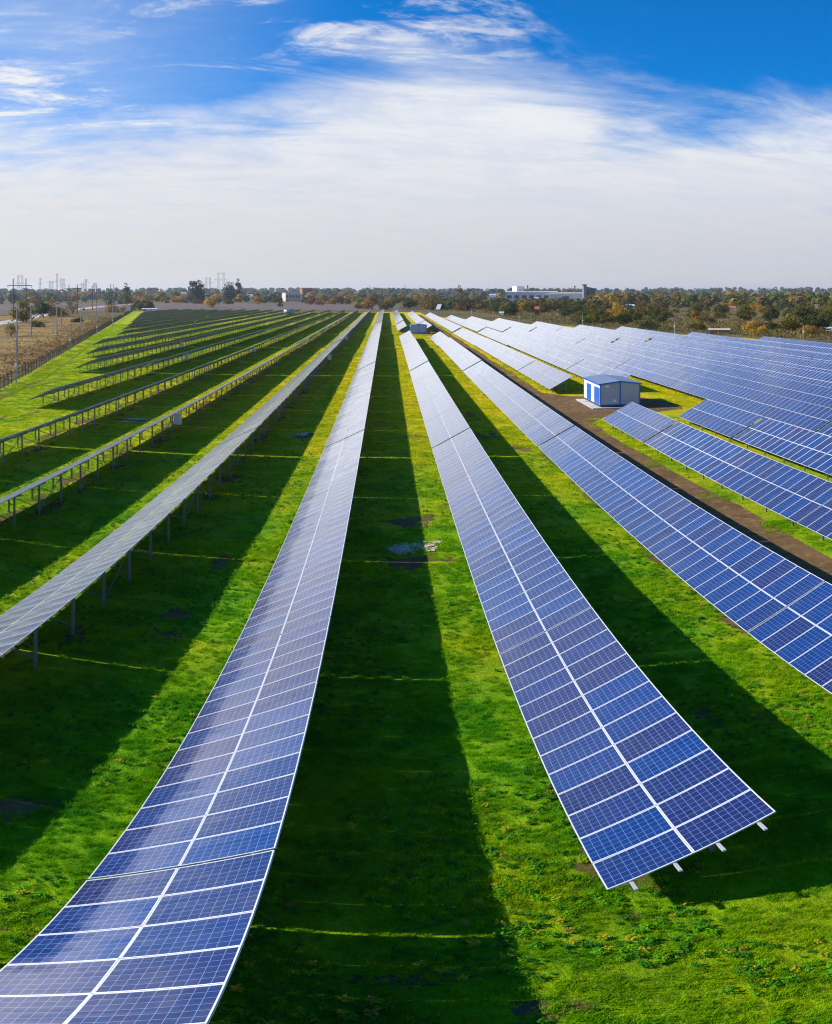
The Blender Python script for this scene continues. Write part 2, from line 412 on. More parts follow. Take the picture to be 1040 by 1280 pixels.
# ------------------------------------------------------------------ mesh helpers
class MB:
    def __init__(self):
        self.v, self.f, self.mi, self.uv = [], [], [], {}
    def face(self, pts, mi=0, uv=None):
        k = len(self.v)
        self.v += [tuple(p) for p in pts]
        if uv: self.uv[len(self.f)] = uv
        self.f.append(tuple(range(k, k + len(pts))))
        self.mi.append(mi)
    def hexa(self, p, mi=0):
        """p: 8 points, bottom ring then top ring, counter-clockwise from above."""
        k = len(self.v)
        self.v += [tuple(q) for q in p]
        for f in ((3, 2, 1, 0), (4, 5, 6, 7), (0, 1, 5, 4), (1, 2, 6, 5), (2, 3, 7, 6), (3, 0, 4, 7)):
            self.f.append(tuple(k + i for i in f)); self.mi.append(mi)
    def box(self, x0, x1, y0, y1, z0, z1, mi=0):
        self.hexa([(x0, y0, z0), (x1, y0, z0), (x1, y1, z0), (x0, y1, z0), (x0, y0, z1), (x1, y0, z1), (x1, y1, z1), (x0, y1, z1)], mi)
    def bar(self, a, b, wd, ht=None, mi=0, up=(0, 0, 1)):
        a, b = Vector(a), Vector(b)
        ht = ht or wd
        d = (b - a).normalized()
        upv = Vector(up)
        if abs(d.dot(upv)) > 0.98: upv = Vector((1, 0, 0))
        s = d.cross(upv).normalized(); u = s.cross(d)
        s, u = s * wd / 2, u * ht / 2
        self.hexa([a - s - u, a + s - u, b + s - u, b - s - u, a - s + u, a + s + u, b + s + u, b - s + u], mi)
    def tube(self, pts, rads, n=8, mi=0, cap=True):
        k = len(self.v)
        pts = [Vector(p) for p in pts]
        for i, p in enumerate(pts):
            d = (pts[min(i + 1, len(pts) - 1)] - pts[max(i - 1, 0)]).normalized()
            ref = Vector((0, 1, 0)) if abs(d.y) < 0.9 else Vector((1, 0, 0))
            s = d.cross(ref).normalized(); u = d.cross(s)
            for j in range(n):
                a = 2 * pi * j / n
                self.v.append(tuple(p + (s * math.cos(a) + u * math.sin(a)) * rads[i]))
        for i in range(len(pts) - 1):
            for j in range(n):
                j2 = (j + 1) % n
                self.f.append((k + i * n + j, k + i * n + j2, k + (i + 1) * n + j2, k + (i + 1) * n + j)); self.mi.append(mi)
        if cap:
            self.f.append(tuple(k + j for j in range(n))[::-1]); self.mi.append(mi)
            self.f.append(tuple(k + (len(pts) - 1) * n + j for j in range(n))); self.mi.append(mi)
    def mesh(self, name, mats):
        me = bpy.data.meshes.new(name)
        me.from_pydata(self.v, [], self.f)
        for m_ in (mats if isinstance(mats, (list, tuple)) else [mats]):
            me.materials.append(m_)
        if any(self.mi): me.polygons.foreach_set('material_index', self.mi)
        if self.uv:
            ul = me.uv_layers.new(name='UVMap')
            for fi, uvs in self.uv.items():
                ls = me.polygons[fi].loop_start
                for j, q in enumerate(uvs): ul.data[ls + j].uv = q
        me.update()
        return me
    def build(self, name, mats, parent=None, loc=(0, 0, 0)):
        return link(name, self.mesh(name, mats), parent, loc)

def link(name, me, parent=None, loc=(0, 0, 0), rot=None):
    o = bpy.data.objects.new(name, me)
    col.objects.link(o)
    if parent: o.parent = parent
    o.location = loc
    if rot: o.rotation_euler = rot
    return o
def tag(o, label=None, cat=None, group=None, kind=None):
    if label: o['label'] = label
    if cat: o['category'] = cat
    if group: o['group'] = group
    if kind: o['kind'] = kind
    return o
def thing(name, label, cat, loc=(0, 0, 0), rz=0, group=None):
    o = bpy.data.objects.new(name, None)
    col.objects.link(o)
    o.empty_display_size = 0.5
    o.location = loc
    o.rotation_euler = (0, 0, rz)
    return tag(o, label, cat, group)

ORD = ['', 'first', 'second', 'third', 'fourth', 'fifth', 'sixth', 'seventh', 'eighth', 'ninth', 'tenth', 'eleventh', 'twelfth',
       'thirteenth', 'fourteenth', 'fifteenth', 'sixteenth', 'seventeenth', 'eighteenth', 'nineteenth', 'twentieth']
def nth(i): return ORD[i] if i < len(ORD) else '%dth' % i

# ------------------------------------------------------------------ ground
def zt(x, y):
    """Flat over the site, rising gently to low hills far off."""
    r = math.hypot(x, y)
    k = max(0.0, min(1.0, (r - 1100) / 3600.0))
    hz = 24.0 * k * k * (3 - 2 * k)
    hz *= 0.75 + 0.35 * math.sin(x * 0.0007 + 1.0) + 0.20 * math.sin(x * 0.0019 + y * 0.001)
    return hz
def sheet(name, poly, z, m_, sub=None):
    """Flat polygon sheet."""
    mb = MB(); mb.face([(p[0], p[1], z) for p in poly])
    o = mb.build(name, m_)
    return tag(o, kind='structure')
def grid_axis(fine, far):
    out = []; v = 0.0; st = fine
    while v < far:
        out.append(v); v += st; st *= 1.22
    out.append(far)
    return [-q for q in out[:0:-1]] + out
gx = grid_axis(40, 12000)
mb = MB()
for y in gx:
    for x in gx: mb.v.append((x, y, zt(x, y)))
n_ = len(gx)
for j in range(n_ - 1):
    for i in range(n_ - 1):
        mb.f.append((j * n_ + i, j * n_ + i + 1, (j + 1) * n_ + i + 1, (j + 1) * n_ + i)); mb.mi.append(0)
ground = tag(mb.build('ground', M['steppe']), kind='structure')
for p in ground.data.polygons: p.use_smooth = True

def fence_x(y): return -48.3 - 0.25 * (y - 111)           # fence on the left of the site
def fence_xr(y): return 53 + 0.29 * (365 - y)              # fence on the right of the site
def wob(i, amp, s=0.37): return amp * (math.sin(i * s * 2.1) + 0.6 * math.sin(i * s * 5.3 + 1) + 0.4 * math.sin(i * s * 11.7 + 2))
ys = [-30 + 6 * i for i in range(100)]
lawn_poly = [(fence_xr(y) - 3 + wob(i, 0.8), y) for i, y in enumerate(ys) if y < 470] + [(20, 561), (-100, 564), (fence_x(564) + 2, 563)] + \
            [(fence_x(y) - 0.2 + wob(i, 0.2), y) for i, y in reversed(list(enumerate(ys))) if y < 560]
sheet('lawn', lawn_poly, 0.004, M['lawn'])
# fields outside the fence
sheet('tan_field', [(fence_x(40) - 1, 40), (fence_x(330) - 1, 330), (-175, 470), (-190, 420), (-160, 330), (-135, 240), (-110, 150), (-95, 60)], 0.006, M['tan'])
sheet('ploughed_field', [(-760, 430), (-330, 430), (-230, 600), (-150, 620), (30, 600), (40, 720), (-30, 1120), (-330, 1150), (-760, 1150)], 0.010, M['ploughed'])
sheet('ploughed_field', [(-220, 300), (-170, 345), (-260, 640), (-420, 1080), (-700, 1080), (-700, 300)], 0.006, M['ploughed'])

# dirt track between the second and third row on the right, widening to a yard by the cabin
tr = []
for i in range(0, 90):
    y = -10 + 5.6 * i
    tr.append((18.6 + wob(i, 0.16) , y))
left = [(14.0 + wob(i + 40, 0.2), -10 + 5.6 * i) for i in range(0, 90)]
sheet('dirt_track', left[:1] + tr + left[::-1], 0.012, M['dirt'])
yard = [(18.3, 80.5), (20.5, 84.0), (25, 86.0), (29.6, 88.5), (30.4, 92), (30.2, 97), (28.5, 100.3), (24, 101.2), (21, 102.5), (18.3, 107)]
sheet('dirt_yard', [(x + wob(i, .2), y + wob(i + 9, .3)) for i, (x, y) in enumerate(yard)], 0.016, M['dirt'])
yard2 = [(2.5, 255), (14.2, 254), (14.2, 272), (11, 271), (3.2, 270)]
sheet('dirt_yard', yard2, 0.016, M['dirt'])
# pale road across the fields on the left, with its shoulder
rl = [at(-60, 413), at(0, 404), at(30, 398.5), at(60, 392.2), at(90, 387.5), at(125, 383.2), at(150, 381.2), at(185, 379.5)]
def ribbon(name, pts, wd, z, m_):
    mb = MB()
    L, Rr = [], []
    for i, p in enumerate(pts):
        d = (pts[min(i + 1, len(pts) - 1)] - pts[max(i - 1, 0)]).normalized()
        s = Vector((d.y, -d.x, 0)) * wd / 2
        L.append(p - s); Rr.append(p + s)
    for i in range(len(pts) - 1):
        mb.face([(L[i].x, L[i].y, z), (Rr[i].x, Rr[i].y, z), (Rr[i + 1].x, Rr[i + 1].y, z), (L[i + 1].x, L[i + 1].y, z)])
    return tag(mb.build(name, m_), kind='structure')
ribbon('road_shoulder', rl, 15.0, 0.014, M['tan'])
ribbon('road', rl, 8.0, 0.018, M['asphalt'])
ribbon('field_path', [Vector((fence_x(200) + 3.2, 200, 0)), Vector((fence_x(120) + 3.6, 120, 0)), Vector((-40.5, 84, 0)), Vector((-36, 60, 0))], 0.5, 0.012, M['soil'])

# ------------------------------------------------------------------ solar tables
TILT = 0.59
CT, ST = math.cos(TILT), math.sin(TILT)
LOWZ, SLOPE = 0.75, 3.307
SEAM, PITCH = 0.06, 65.6
UNIT = 13.0 + SEAM
def sp(s, y, off=0.0):
    """Point on the table plane: s metres up the slope, y along the row, off above the plane."""
    return Vector((s * CT - off * ST, y, LOWZ + s * ST + off * CT))
def coly(c): return c * 1.0 + (c // 13) * SEAM

# one module, centred on its own origin in the table plane
mb = MB()
hw, hl, th, fw = 0.494, 0.825, 0.035, 0.018
def q(x, y, z): return (x, y, z)
mb.face([q(-hl, -hw, -th), q(-hl, hw, -th), q(hl, hw, -th), q(hl, -hw, -th)], 2)
for a, b_ in (((-hl, -hw), (hl, -hw)), ((hl, -hw), (hl, hw)), ((hl, hw), (-hl, hw)), ((-hl, hw), (-hl, -hw))):
    mb.face([q(a[0], a[1], -th), q(b_[0], b_[1], -th), q(b_[0], b_[1], 0), q(a[0], a[1], 0)], 0)
o_ = [(-hl, -hw), (hl, -hw), (hl, hw), (-hl, hw)]
i_ = [(-hl + fw, -hw + fw), (hl - fw, -hw + fw), (hl - fw, hw - fw), (-hl + fw, hw - fw)]
for k in range(4):
    k2 = (k + 1) % 4
    mb.face([q(*o_[k], 0), q(*o_[k2], 0), q(*i_[k2], 0), q(*i_[k], 0)], 0)
e = 0.0
mb.face([q(*p, -0.003) for p in i_], 1, [(e, e), (e, 1 - e), (1 - e, 1 - e), (1 - e, e)])
MODULE = mb.mesh('solar_panel', [M['alu'], M['glass'], M['back']])

def deck_mesh(c0, c1):
    """Modules c0..c1 of a table as slabs, one per block of columns, the modules drawn by their pattern."""
    mb = MB()
    for row in range(2):
        s0 = row * 1.657
        s1 = s0 + 1.65
        c = c0
        while c < c1:
            ce = min(c1, (c // 13 + 1) * 13)
            y0, y1 = coly(c) + 0.004, coly(ce - 1) + 0.996
            k = len(mb.v)
            mb.v += [tuple(sp(s, y, o)) for o in (-0.035, 0.0) for s, y in ((s0, y0), (s1, y0), (s1, y1), (s0, y1))]
            for f, mi in (((3, 2, 1, 0), 1), ((0, 1, 5, 4), 2), ((1, 2, 6, 5), 2), ((2, 3, 7, 6), 2), ((3, 0, 4, 7), 2)):
                mb.f.append(tuple(k + i for i in f)); mb.mi.append(mi)
            n = ce - c
            mb.uv[len(mb.f)] = [(c + 0.0001, row + 0.0001), (c + 0.0001, row + 0.9999), (c + n - 0.0001, row + 0.9999), (c + n - 0.0001, row + 0.0001)]
            mb.f.append((k + 4, k + 5, k + 6, k + 7)); mb.mi.append(0)
            c = ce
    return mb.mesh('panel_deck', [M['deck'], M['back'], M['alu']])

S_FRONT, S_BACK = 0.62, 2.62
def post_mesh(s, foot=-0.15):
    """C-section post from the ground to the girder."""
    mb = MB()
    p = sp(s, 0, -0.16)
    h = p.z
    a, b_, tk = 0.10, 0.06, 0.012
    prof = [(-a / 2, -b_ / 2), (a / 2, -b_ / 2), (a / 2, b_ / 2), (a / 2 - 0.02, b_ / 2), (a / 2 - 0.02, -b_ / 2 + tk), (-a / 2 + 0.02, -b_ / 2 + tk), (-a / 2 + 0.02, b_ / 2), (-a / 2, b_ / 2)]
    k = 0
    n = len(prof)
    for z in (foot, h):
        mb.v += [(p.x + x, y, z) for x, y in prof]
    for i in range(n):
        j = (i + 1) % n
        mb.f.append((i, j, n + j, n + i)); mb.mi.append(0)
    mb.f.append((0, 1, 4, 5)[::-1]); mb.mi.append(0)
    return mb
def set_tilt(tilt, lowz):
    """Rows left of the aisle lie a little flatter than those right of it."""
    global TILT, CT, ST, LOWZ, POST_F, POST_B, GIRDER, BRACE, STRUT
    TILT, LOWZ = tilt, lowz
    CT, ST = math.cos(TILT), math.sin(TILT)
    POST_F, POST_B = post_mesh(S_FRONT).mesh('post', M['galv']), post_mesh(S_BACK).mesh('post', M['galv'])
    mb = MB(); mb.bar(sp(0.25, 0, -0.13), sp(3.08, 0, -0.13), 0.05, 0.08); GIRDER = mb.mesh('girder', M['galv'])
    pb = sp(S_BACK, 0, -0.16)
    mb = MB(); mb.bar((pb.x, 0.05, 0.35), (pb.x, 3.22, pb.z - 0.15), 0.045, 0.03, up=(1, 0, 0)); BRACE = mb.mesh('brace', M['galv'])
    mb = MB(); mb.bar(sp(0.75, 0.035, -0.17), (pb.x, 0.035, 0.45), 0.04); STRUT = mb.mesh('strut', M['galv'])
FRAME_Y = [1.63, 4.90, 8.17, 11.44]
def frames_of(c0, c1):
    out = []
    for k in range(c0 // 13, (c1 - 1) // 13 + 1):
        for fy in FRAME_Y:
            y = k * UNIT + fy
            if coly(c0) + 0.3 < y < coly(c1 - 1) + 0.7: out.append(y)
    return out
_cache = {}
def purlin_mesh(s, c0, c1, near_end=0.02):
    key = ('p', TILT, s, c0, c1, near_end)
    if key not in _cache:
        mb = MB()
        k0, k1 = c0 // 13, (c1 - 1) // 13
        for k in range(k0, k1 + 1):
            a = max(coly(c0), k * UNIT) - (near_end if k == k0 else 0.02)
            b_ = min(coly(c1 - 1) + 1, k * UNIT + 13) + 0.02
            mb.bar(sp(s, a, -0.065), sp(s, b_, -0.065), 0.06, 0.05)
        _cache[key] = mb.mesh('purlin', M['alu'])
    return _cache[key]
def support_mesh(c0, c1):
    key = ('f', TILT, c0, c1)
    if key not in _cache:
        mb = MB()
        for y in frames_of(c0, c1):
            for s in (S_FRONT, S_BACK):
                p = sp(s, y, -0.16); mb.box(p.x - 0.05, p.x + 0.05, y - 0.03, y + 0.03, -0.15, p.z)
            mb.bar(sp(0.25, y, -0.13), sp(3.08, y, -0.13), 0.05, 0.08)
        for s in (0.41, 1.24, 2.08, 2.91):
            for k in range(c0 // 13, (c1 - 1) // 13 + 1):
                a = max(coly(c0), k * UNIT); b_ = min(coly(c1 - 1) + 1, k * UNIT + 13)
                mb.bar(sp(s, a, -0.065), sp(s, b_, -0.065), 0.06, 0.05)
        _cache[key] = mb.mesh('support_frame', M['galv'])
    return _cache[key]
def deck_of(c0, c1):
    key = ('d', TILT, c0, c1)
    if key not in _cache: _cache[key] = deck_mesh(c0, c1)
    return _cache[key]

TABLES = []      # (xlow, y0, y1) for shadows, grass exclusion
GROUP = 'solar tables standing in long rows on the lawn'
def solar_table(x, n, c0, c1, label, detail, near_end=0.02):
    """n: slot along the row; c0..c1: columns of that slot which are built; detail 2 modules+posts, 1 posts, 0 far."""
    y0 = 0.1 + PITCH * n
    dz, pitch = 0.0, 0.0
    if x < -15 or y0 > 120:
        dz = 0.10 * math.sin(x * 0.9 + n * 2.3)
        pitch = 0.0022 * math.sin(x * 1.7 + n * 1.1)
    org = y0 + coly(c0)
    t = thing('solar_table', label, 'solar table', (x, org, dz), 0, GROUP)
    t.rotation_euler = (pitch, 0, 0)
    sh = (0, -coly(c0), 0)
    TABLES.append((x, org, y0 + coly(c1 - 1) + 1))
    if detail == 2:
        cs = min(c1, (c0 + 50) if c1 - c0 > 52 else c1)
        for c in range(c0, cs):
            for row in range(2):
                p = sp(row * 1.657 + 0.825, coly(c) + 0.5 - coly(c0))
                o = bpy.data.objects.new('solar_panel', MODULE)
                col.objects.link(o); o.parent = t
                o.location = p
                o.rotation_euler = (R.gauss(0, 0.0022), -TILT + R.gauss(0, 0.0022), 0)
        if cs < c1:
            d = link('solar_panel', deck_of(cs, c1), t, sh); tag(d, kind='stuff')
    else:
        link('panel_deck', deck_of(c0, c1), t, sh)
    if detail >= 1:
        for s in (0.41, 1.24, 2.08, 2.91):
            link('purlin', purlin_mesh(s, c0, c1, near_end), t, sh)
        for i, y in enumerate(frames_of(c0, c1)):
            yy = y - coly(c0)
            for me, nm in ((POST_F, 'post'), (POST_B, 'post'), (GIRDER, 'girder'), (STRUT, 'strut')):
                o = bpy.data.objects.new(nm, me); col.objects.link(o); o.parent = t; o.location = (0, yy, 0)
            if i % 4 == 1:
                o = bpy.data.objects.new('brace', BRACE); col.objects.link(o); o.parent = t; o.location = (0, yy, 0)
    else:
        link('support_frame', support_mesh(c0, c1), t, sh)
    return t

def in_view(x, ya, yb):
    """Some of the table lies inside the frame, with a margin."""
    for y in (ya, (ya + yb) / 2, yb):
        for xx in (x - 3, x + 6):
            a = math.atan2(xx, max(y, 0.5))
            if -0.47 < a < 0.53: return True
    return False

def row(x, desc, y_start, y_end, near_detail, look):
    k = 0
    for n in range(0, 10):
        a = 0.1 + PITCH * n
        c0 = max(0, int(math.ceil((y_start - a) / (UNIT / 13) - 0.02)))
        c1 = min(65, int(round((y_end - a) / (UNIT / 13))))
        if c1 - c0 < 3 or c0 >= 65: continue
        if not in_view(x, a + coly(c0), a + coly(c1 - 1)): continue
        k += 1
        d = near_detail(n)
        lab = '%s solar table, %s along %s' % (look(n), nth(k), desc)
        solar_table(x, n, c0, c1, lab, d, 0.28 if (n == 0 and c0 > 0) else 0.05)

AISLE = 'the rubble aisle'
set_tilt(0.525, 0.80)
# left side: we look along the glass of the first rows and at the undersides of the rest
row(-4.49, 'the row just left of ' + AISLE, 0, 545, lambda n: 2 if n < 2 else (1 if n < 3 else 0), lambda n: 'glaring white')
LX = [-12.35, -20.1, -28.0, -36.4, -46.0, -54.8, -63.3, -71.8, -80.3, -88.8, -97.3, -106, -114.5, -123, -131.5]
for i, x in enumerate(LX):
    ys_ = 0 if i < 3 else None
    if ys_ is None:
        # start six metres inside the fence
        yf = 111 + (-48.3 - (x - 6.0 - 0.012 * (i - 3) * 40)) / 0.25
        ys_ = {3: 86, 4: 127.5, 5: 158.3, 6: 187.5, 7: 233, 8: 266}.get(i, 266 + (x + 80.3) / -0.25)
    row(x, 'the %s row left of %s' % (nth(i + 2), AISLE), max(ys_, 13.2), 555, (lambda n, i=i: (2 if n == 0 and i == 0 else (1 if n < 4 and i < 7 else 0))),
        (lambda n, i=i: 'silvery edge-on' if i == 0 else 'dark-backed'))
# right side
set_tilt(0.59, 0.75)
row(3.25, 'the row just right of ' + AISLE, 13.1, 238.5, lambda n: 2 if n < 2 else (1 if n < 3 else 0), lambda n: 'blue' if n < 1 else 'pale glinting')
row(3.25, 'the row behind the small cabin', 272.0, 532, lambda n: 0, lambda n: 'far white')
row(10.95, 'the row left of the dirt track', 13.1, 234.5, lambda n: 2 if n < 2 else 0, lambda n: 'blue' if n < 1 else 'pale glinting')
row(10.95, 'the far row left of the dirt track', 274.0, 485, lambda n: 0, lambda n: 'far white')
row(18.98, 'the row between dirt track and blue-doored cabin', 0, 78.5, lambda n: 2, lambda n: 'deep blue')
row(18.98, 'the row beyond the yard right of the track', 104.7, 454, lambda n: 2 if n < 2 else 0, lambda n: 'pale glinting')
row(26.1, 'the second row right of the dirt track', 0, 78.5, lambda n: 2, lambda n: 'deep blue')
row(26.1, 'the row starting behind the blue-doored cabin', 104.7, 406, lambda n: 1 if n < 2 else 0, lambda n: 'pale blue')
RX = [(33.4, 386), (41.2, 356), (49.0, 311), (56.8, 277), (64.8, 256), (72.2, 215), (79.7, 188), (87.4, 165)]
for i, (x, ye) in enumerate(RX):
    row(x, 'the %s row right of the dirt track' % nth(i + 3), 0, ye, (lambda n, i=i: (2 if (n < 2 and i < 2) else (1 if n < 2 and i < 4 else 0))),
        lambda n: 'blue' if n < 2 else 'pale blue')

# ------------------------------------------------------------------ bare ground, rubble and grass
def blob(cx, cy, rx, ry, seed, n=22):
    rr = random.Random(seed)
    ph = [rr.uniform(0, 6.3) for _ in range(4)]
    out = []
    for i in range(n):
        a = 2 * pi * i / n
        k = 1 + (0.16 * math.sin(11 * a + ph[1]) + 0.12 * math.sin(17 * a + ph[2]) if n > 30 else 0) + 0.22 * math.sin(2 * a + ph[0]) + 0.18 * math.sin(3 * a + ph[1]) + 0.14 * math.sin(5 * a + ph[2]) + 0.10 * math.sin(8 * a + ph[3])
        out.append((cx + rx * k * math.cos(a), cy + ry * k * math.sin(a)))
    return out
BARE = []      # ellipses where grass stays away
soil = MB()
def bare(cx, cy, rx, ry, z=0.010):
    BARE.append((cx, cy, rx, ry))
    soil.face([(x, y, z) for x, y in blob(cx, cy, rx, ry, len(BARE), 44)])
spots = [(515, 652, 1.0, 1.4), (512, 702, 1.1, 1.2), (225, 768, .5, 1.0), (205, 795, .4, .7), (275, 705, .5, 1.2), (380, 545, .9, 1.6), (690, 1262, .4, .3), (505, 1225, .7, .2),
         (600, 545, .5, 2.2), (618, 545, .5, 2.0), (590, 520, .5, 3.0), (650, 560, .6, 1.6), (560, 700, .25, .3), (165, 525, 1.4, 1.0), (25, 1010, .6, .6), (520, 545, .8, 1.2),
         (800, 1145, .22, .10), (850, 1040, .3, .2), (880, 890, .4, .8), (35, 1165, .4, .25)]
for px_, py_, rx_, ry_ in spots:
    p = at(px_, py_); bare(p.x, p.y, rx_, ry_)
rs = random.Random(5)
for x in [-4.49] + LX[:6] + [3.25, 10.95]:
    y = 8 if x > -30 else 60
    if x == 3.25: y = 15
    while y < 240:
        a = math.atan2(x, y)
        if -0.47 < a < 0.5:
            dens = 0.92 if x < -6 else 0.45
            if rs.random() < dens:
                bare(x + rs.choice((0.62, 0.72, 2.3)) + rs.gauss(0, 0.1), y, rs.uniform(0.28, 0.60), rs.uniform(0.8, 2.4), 0.010 + 0.002 * (len(BARE) % 3))
        y += rs.uniform(1.6, 3.4)
tag(soil.build('bare_soil', M['soil']), kind='structure')
rub = MB()
for px_, py_, rx_, ry_ in ((518, 684, 1.15, .85), (505, 690, .6, .4), (535, 686, .4, .5), (378, 543, .5, .8), (170, 524, 1.2, .5), (160, 527, .6, .3)):
    p = at(px_, py_); BARE.append((p.x, p.y, rx_, ry_))
    rub.face([(x, y, 0.020 + 0.003 * (int(px_) % 3)) for x, y in blob(p.x, p.y, rx_, ry_, int(px_), 34)])
tag(rub.build('pale_rubble', M['rubble']), kind='structure')
# loose stones on the rubble
st = MB()
for i in range(150):
    cx_, cy_, rx_, ry_ = BARE[-6 + (i % 6)]
    a = rs.uniform(0, 6.28); k = rs.random() ** 0.6 * 1.1
    x, y, r_ = cx_ + rx_ * k * math.cos(a), cy_ + ry_ * k * math.sin(a), rs.uniform(0.03, 0.10)
    st.hexa([(x + r_ * dx_ * rs.uniform(.6, 1.1), y + r_ * dy_ * rs.uniform(.6, 1.1), z_) for z_ in (0.0, r_ * rs.uniform(.6, 1.2)) for dx_, dy_ in ((-1, -1), (1, -1), (1, 1), (-1, 1))])
tag(st.build('stones', M['rubble']), kind='stuff')

def grass_patch(name, size, count, hmin, hmax, wid, seed):
    rr = random.Random(seed)
    mb = MB()
    for i in range(count):
        if rr.random() < 0.55:
            x, y = rr.uniform(-size / 2, size / 2), rr.uniform(-size / 2, size / 2)
            h = rr.uniform(hmin, hmax) * 0.75
        else:                                   # taller tufts
            k = rr.randrange(7)
            r2 = random.Random(seed * 31 + k)
            cx_, cy_ = r2.uniform(-size / 2, size / 2), r2.uniform(-size / 2, size / 2)
            x, y = cx_ + rr.gauss(0, size * 0.07), cy_ + rr.gauss(0, size * 0.07)
            h = rr.uniform(hmin, hmax) * r2.uniform(0.9, 1.5)
        a = rr.uniform(0, 2 * pi)
        ln = rr.uniform(0.15, 0.75) * h
        dx_, dy_ = math.cos(a) * ln, math.sin(a) * ln
        sx, sy = -math.sin(a) * wid / 2, math.cos(a) * wid / 2
        mx, my, mz = x + dx_ * 0.35, y + dy_ * 0.35, h * 0.62
        mb.face([(x - sx, y - sy, -0.01), (x + sx, y + sy, -0.01), (mx + sx * .8, my + sy * .8, mz), (mx - sx * .8, my - sy * .8, mz)])
        mb.face([(mx - sx * .8, my - sy * .8, mz), (mx + sx * .8, my + sy * .8, mz), (x + dx_, y + dy_, h)])
    return mb.mesh(name, M['blade'])

gr = random.Random(9)
def is_bare(x, y, k=0.95):
    for cx_, cy_, rx_, ry_ in BARE:
        ddx, ddy = (x - cx_) / rx_, (y - cy_) / ry_
        if ddx * ddx + ddy * ddy < k * gr.uniform(0.08, 1.05): return True
    if 13.9 + 0.25 * math.sin(y * .9) < x < 18.6 + 0.35 * math.sin(y * 0.7 + 1) + .25 * math.sin(y * 2.3): return True
    if 18 < x < 30.5 and 81 < y < 106 and not (x > 19 and y < 83.5): return True
    return False

def scatter(name, patches, pts):
    """One object of grass: instances of a few tuft meshes on points."""
    me = bpy.data.meshes.new(name)
    me.from_pydata([p[:3] for p in pts], [], [])
    a = me.attributes.new('rot', 'FLOAT', 'POINT'); a.data.foreach_set('value', [p[3] for p in pts])
    a = me.attributes.new('size', 'FLOAT', 'POINT'); a.data.foreach_set('value', [p[4] for p in pts])
    a = me.attributes.new('pick', 'INT', 'POINT'); a.data.foreach_set('value', [p[5] for p in pts])
    o = link(name, me)
    c_ = bpy.data.collections.new(name + '_tufts')
    for i, pm in enumerate(patches): c_.objects.link(bpy.data.objects.new(name + '_tuft', pm))
    ng = bpy.data.node_groups.new(name, 'GeometryNodeTree')
    ng.interface.new_socket('Geometry', in_out='INPUT', socket_type='NodeSocketGeometry')
    ng.interface.new_socket('Geometry', in_out='OUTPUT', socket_type='NodeSocketGeometry')
    N, L = ng.nodes, ng.links
    gi, go = N.new('NodeGroupInput'), N.new('NodeGroupOutput')
    m2p = N.new('GeometryNodeMeshToPoints')
    ci = N.new('GeometryNodeCollectionInfo'); ci.inputs[0].default_value = c_
    ci.inputs['Separate Children'].default_value = True; ci.inputs['Reset Children'].default_value = True
    ip = N.new('GeometryNodeInstanceOnPoints'); ip.inputs['Pick Instance'].default_value = True
    def attr(nm, ty):
        nd = N.new('GeometryNodeInputNamedAttribute'); nd.data_type = ty; nd.inputs[0].default_value = nm
        return [s for s in nd.outputs if s.enabled and s.name == 'Attribute'][0]
    cx_ = N.new('ShaderNodeCombineXYZ'); L.new(attr('rot', 'FLOAT'), cx_.inputs[2])
    e2r = N.new('FunctionNodeEulerToRotation'); L.new(cx_.outputs[0], e2r.inputs[0])
    cs_ = N.new('ShaderNodeCombineXYZ')
    sz = attr('size', 'FLOAT')
    L.new(sz, cs_.inputs[0]); L.new(sz, cs_.inputs[1]); L.new(sz, cs_.inputs[2])
    L.new(gi.outputs[0], m2p.inputs[0]); L.new(m2p.outputs[0], ip.inputs['Points'])
    L.new(ci.outputs[0], ip.inputs['Instance']); L.new(attr('pick', 'INT'), ip.inputs['Instance Index'])
    L.new(e2r.outputs[0], ip.inputs['Rotation']); L.new(cs_.outputs[0], ip.inputs['Scale'])
    L.new(ip.outputs[0], go.inputs[0])
    md = o.modifiers.new('grass', 'NODES'); md.node_group = ng
    return tag(o, kind='stuff')

def hgt(x, y):
    """Uneven growth: taller clumps and thin places."""
    return 0.72 + 0.55 * mnoise.noise(Vector((x * 0.45, y * 0.45, 3.0))) + 0.35 * mnoise.noise(Vector((x * 1.7, y * 1.7, 9.0)))
gp = [grass_patch('short_grass', 0.8, 900, 0.05, 0.12, 0.011, 100 + i) for i in range(6)]
pts = []
y = 6.0
while y < 42:
    st_ = 0.55 if y < 24 else 0.68
    x = -0.47 * y - 3
    xmax = min(0.53 * y + 4, 30)
    while x < xmax:
        xx, yy = x + gr.uniform(-.28, .28), y + gr.uniform(-.28, .28)
        hh = hgt(xx, yy)
        if hh > 0.28 and not is_bare(xx, yy):
            pts.append((xx, yy, 0.004, gr.uniform(0, 6.28), max(0.55, hh * 1.05), gr.randrange(6)))
        x += st_
    y += st_
scatter('grass', gp, pts)
gp2 = [grass_patch('meadow_grass', 2.4, 800, 0.05, 0.12, 0.035, 200 + i) for i in range(5)]
pts = []
y = 41.0
while y < 150:
    x = max(-0.46 * y - 3, fence_x(y) + 1.5)
    while x < 0.40 * y and x < 40:
        xx, yy = x + gr.uniform(-.6, .6), y + gr.uniform(-.6, .6)
        hh = hgt(xx * 0.6, yy * 0.6)
        if hh > 0.3 and not is_bare(xx, yy): pts.append((xx, yy, 0.004, gr.uniform(0, 6.28), max(0.6, hh), gr.randrange(5)))
        x += 1.7
    y += 1.7
scatter('grass', gp2, pts)
gp3 = [grass_patch('distant_grass', 6.0, 900, 0.07, 0.16, 0.11, 300 + i) for i in range(5)]
pts = []
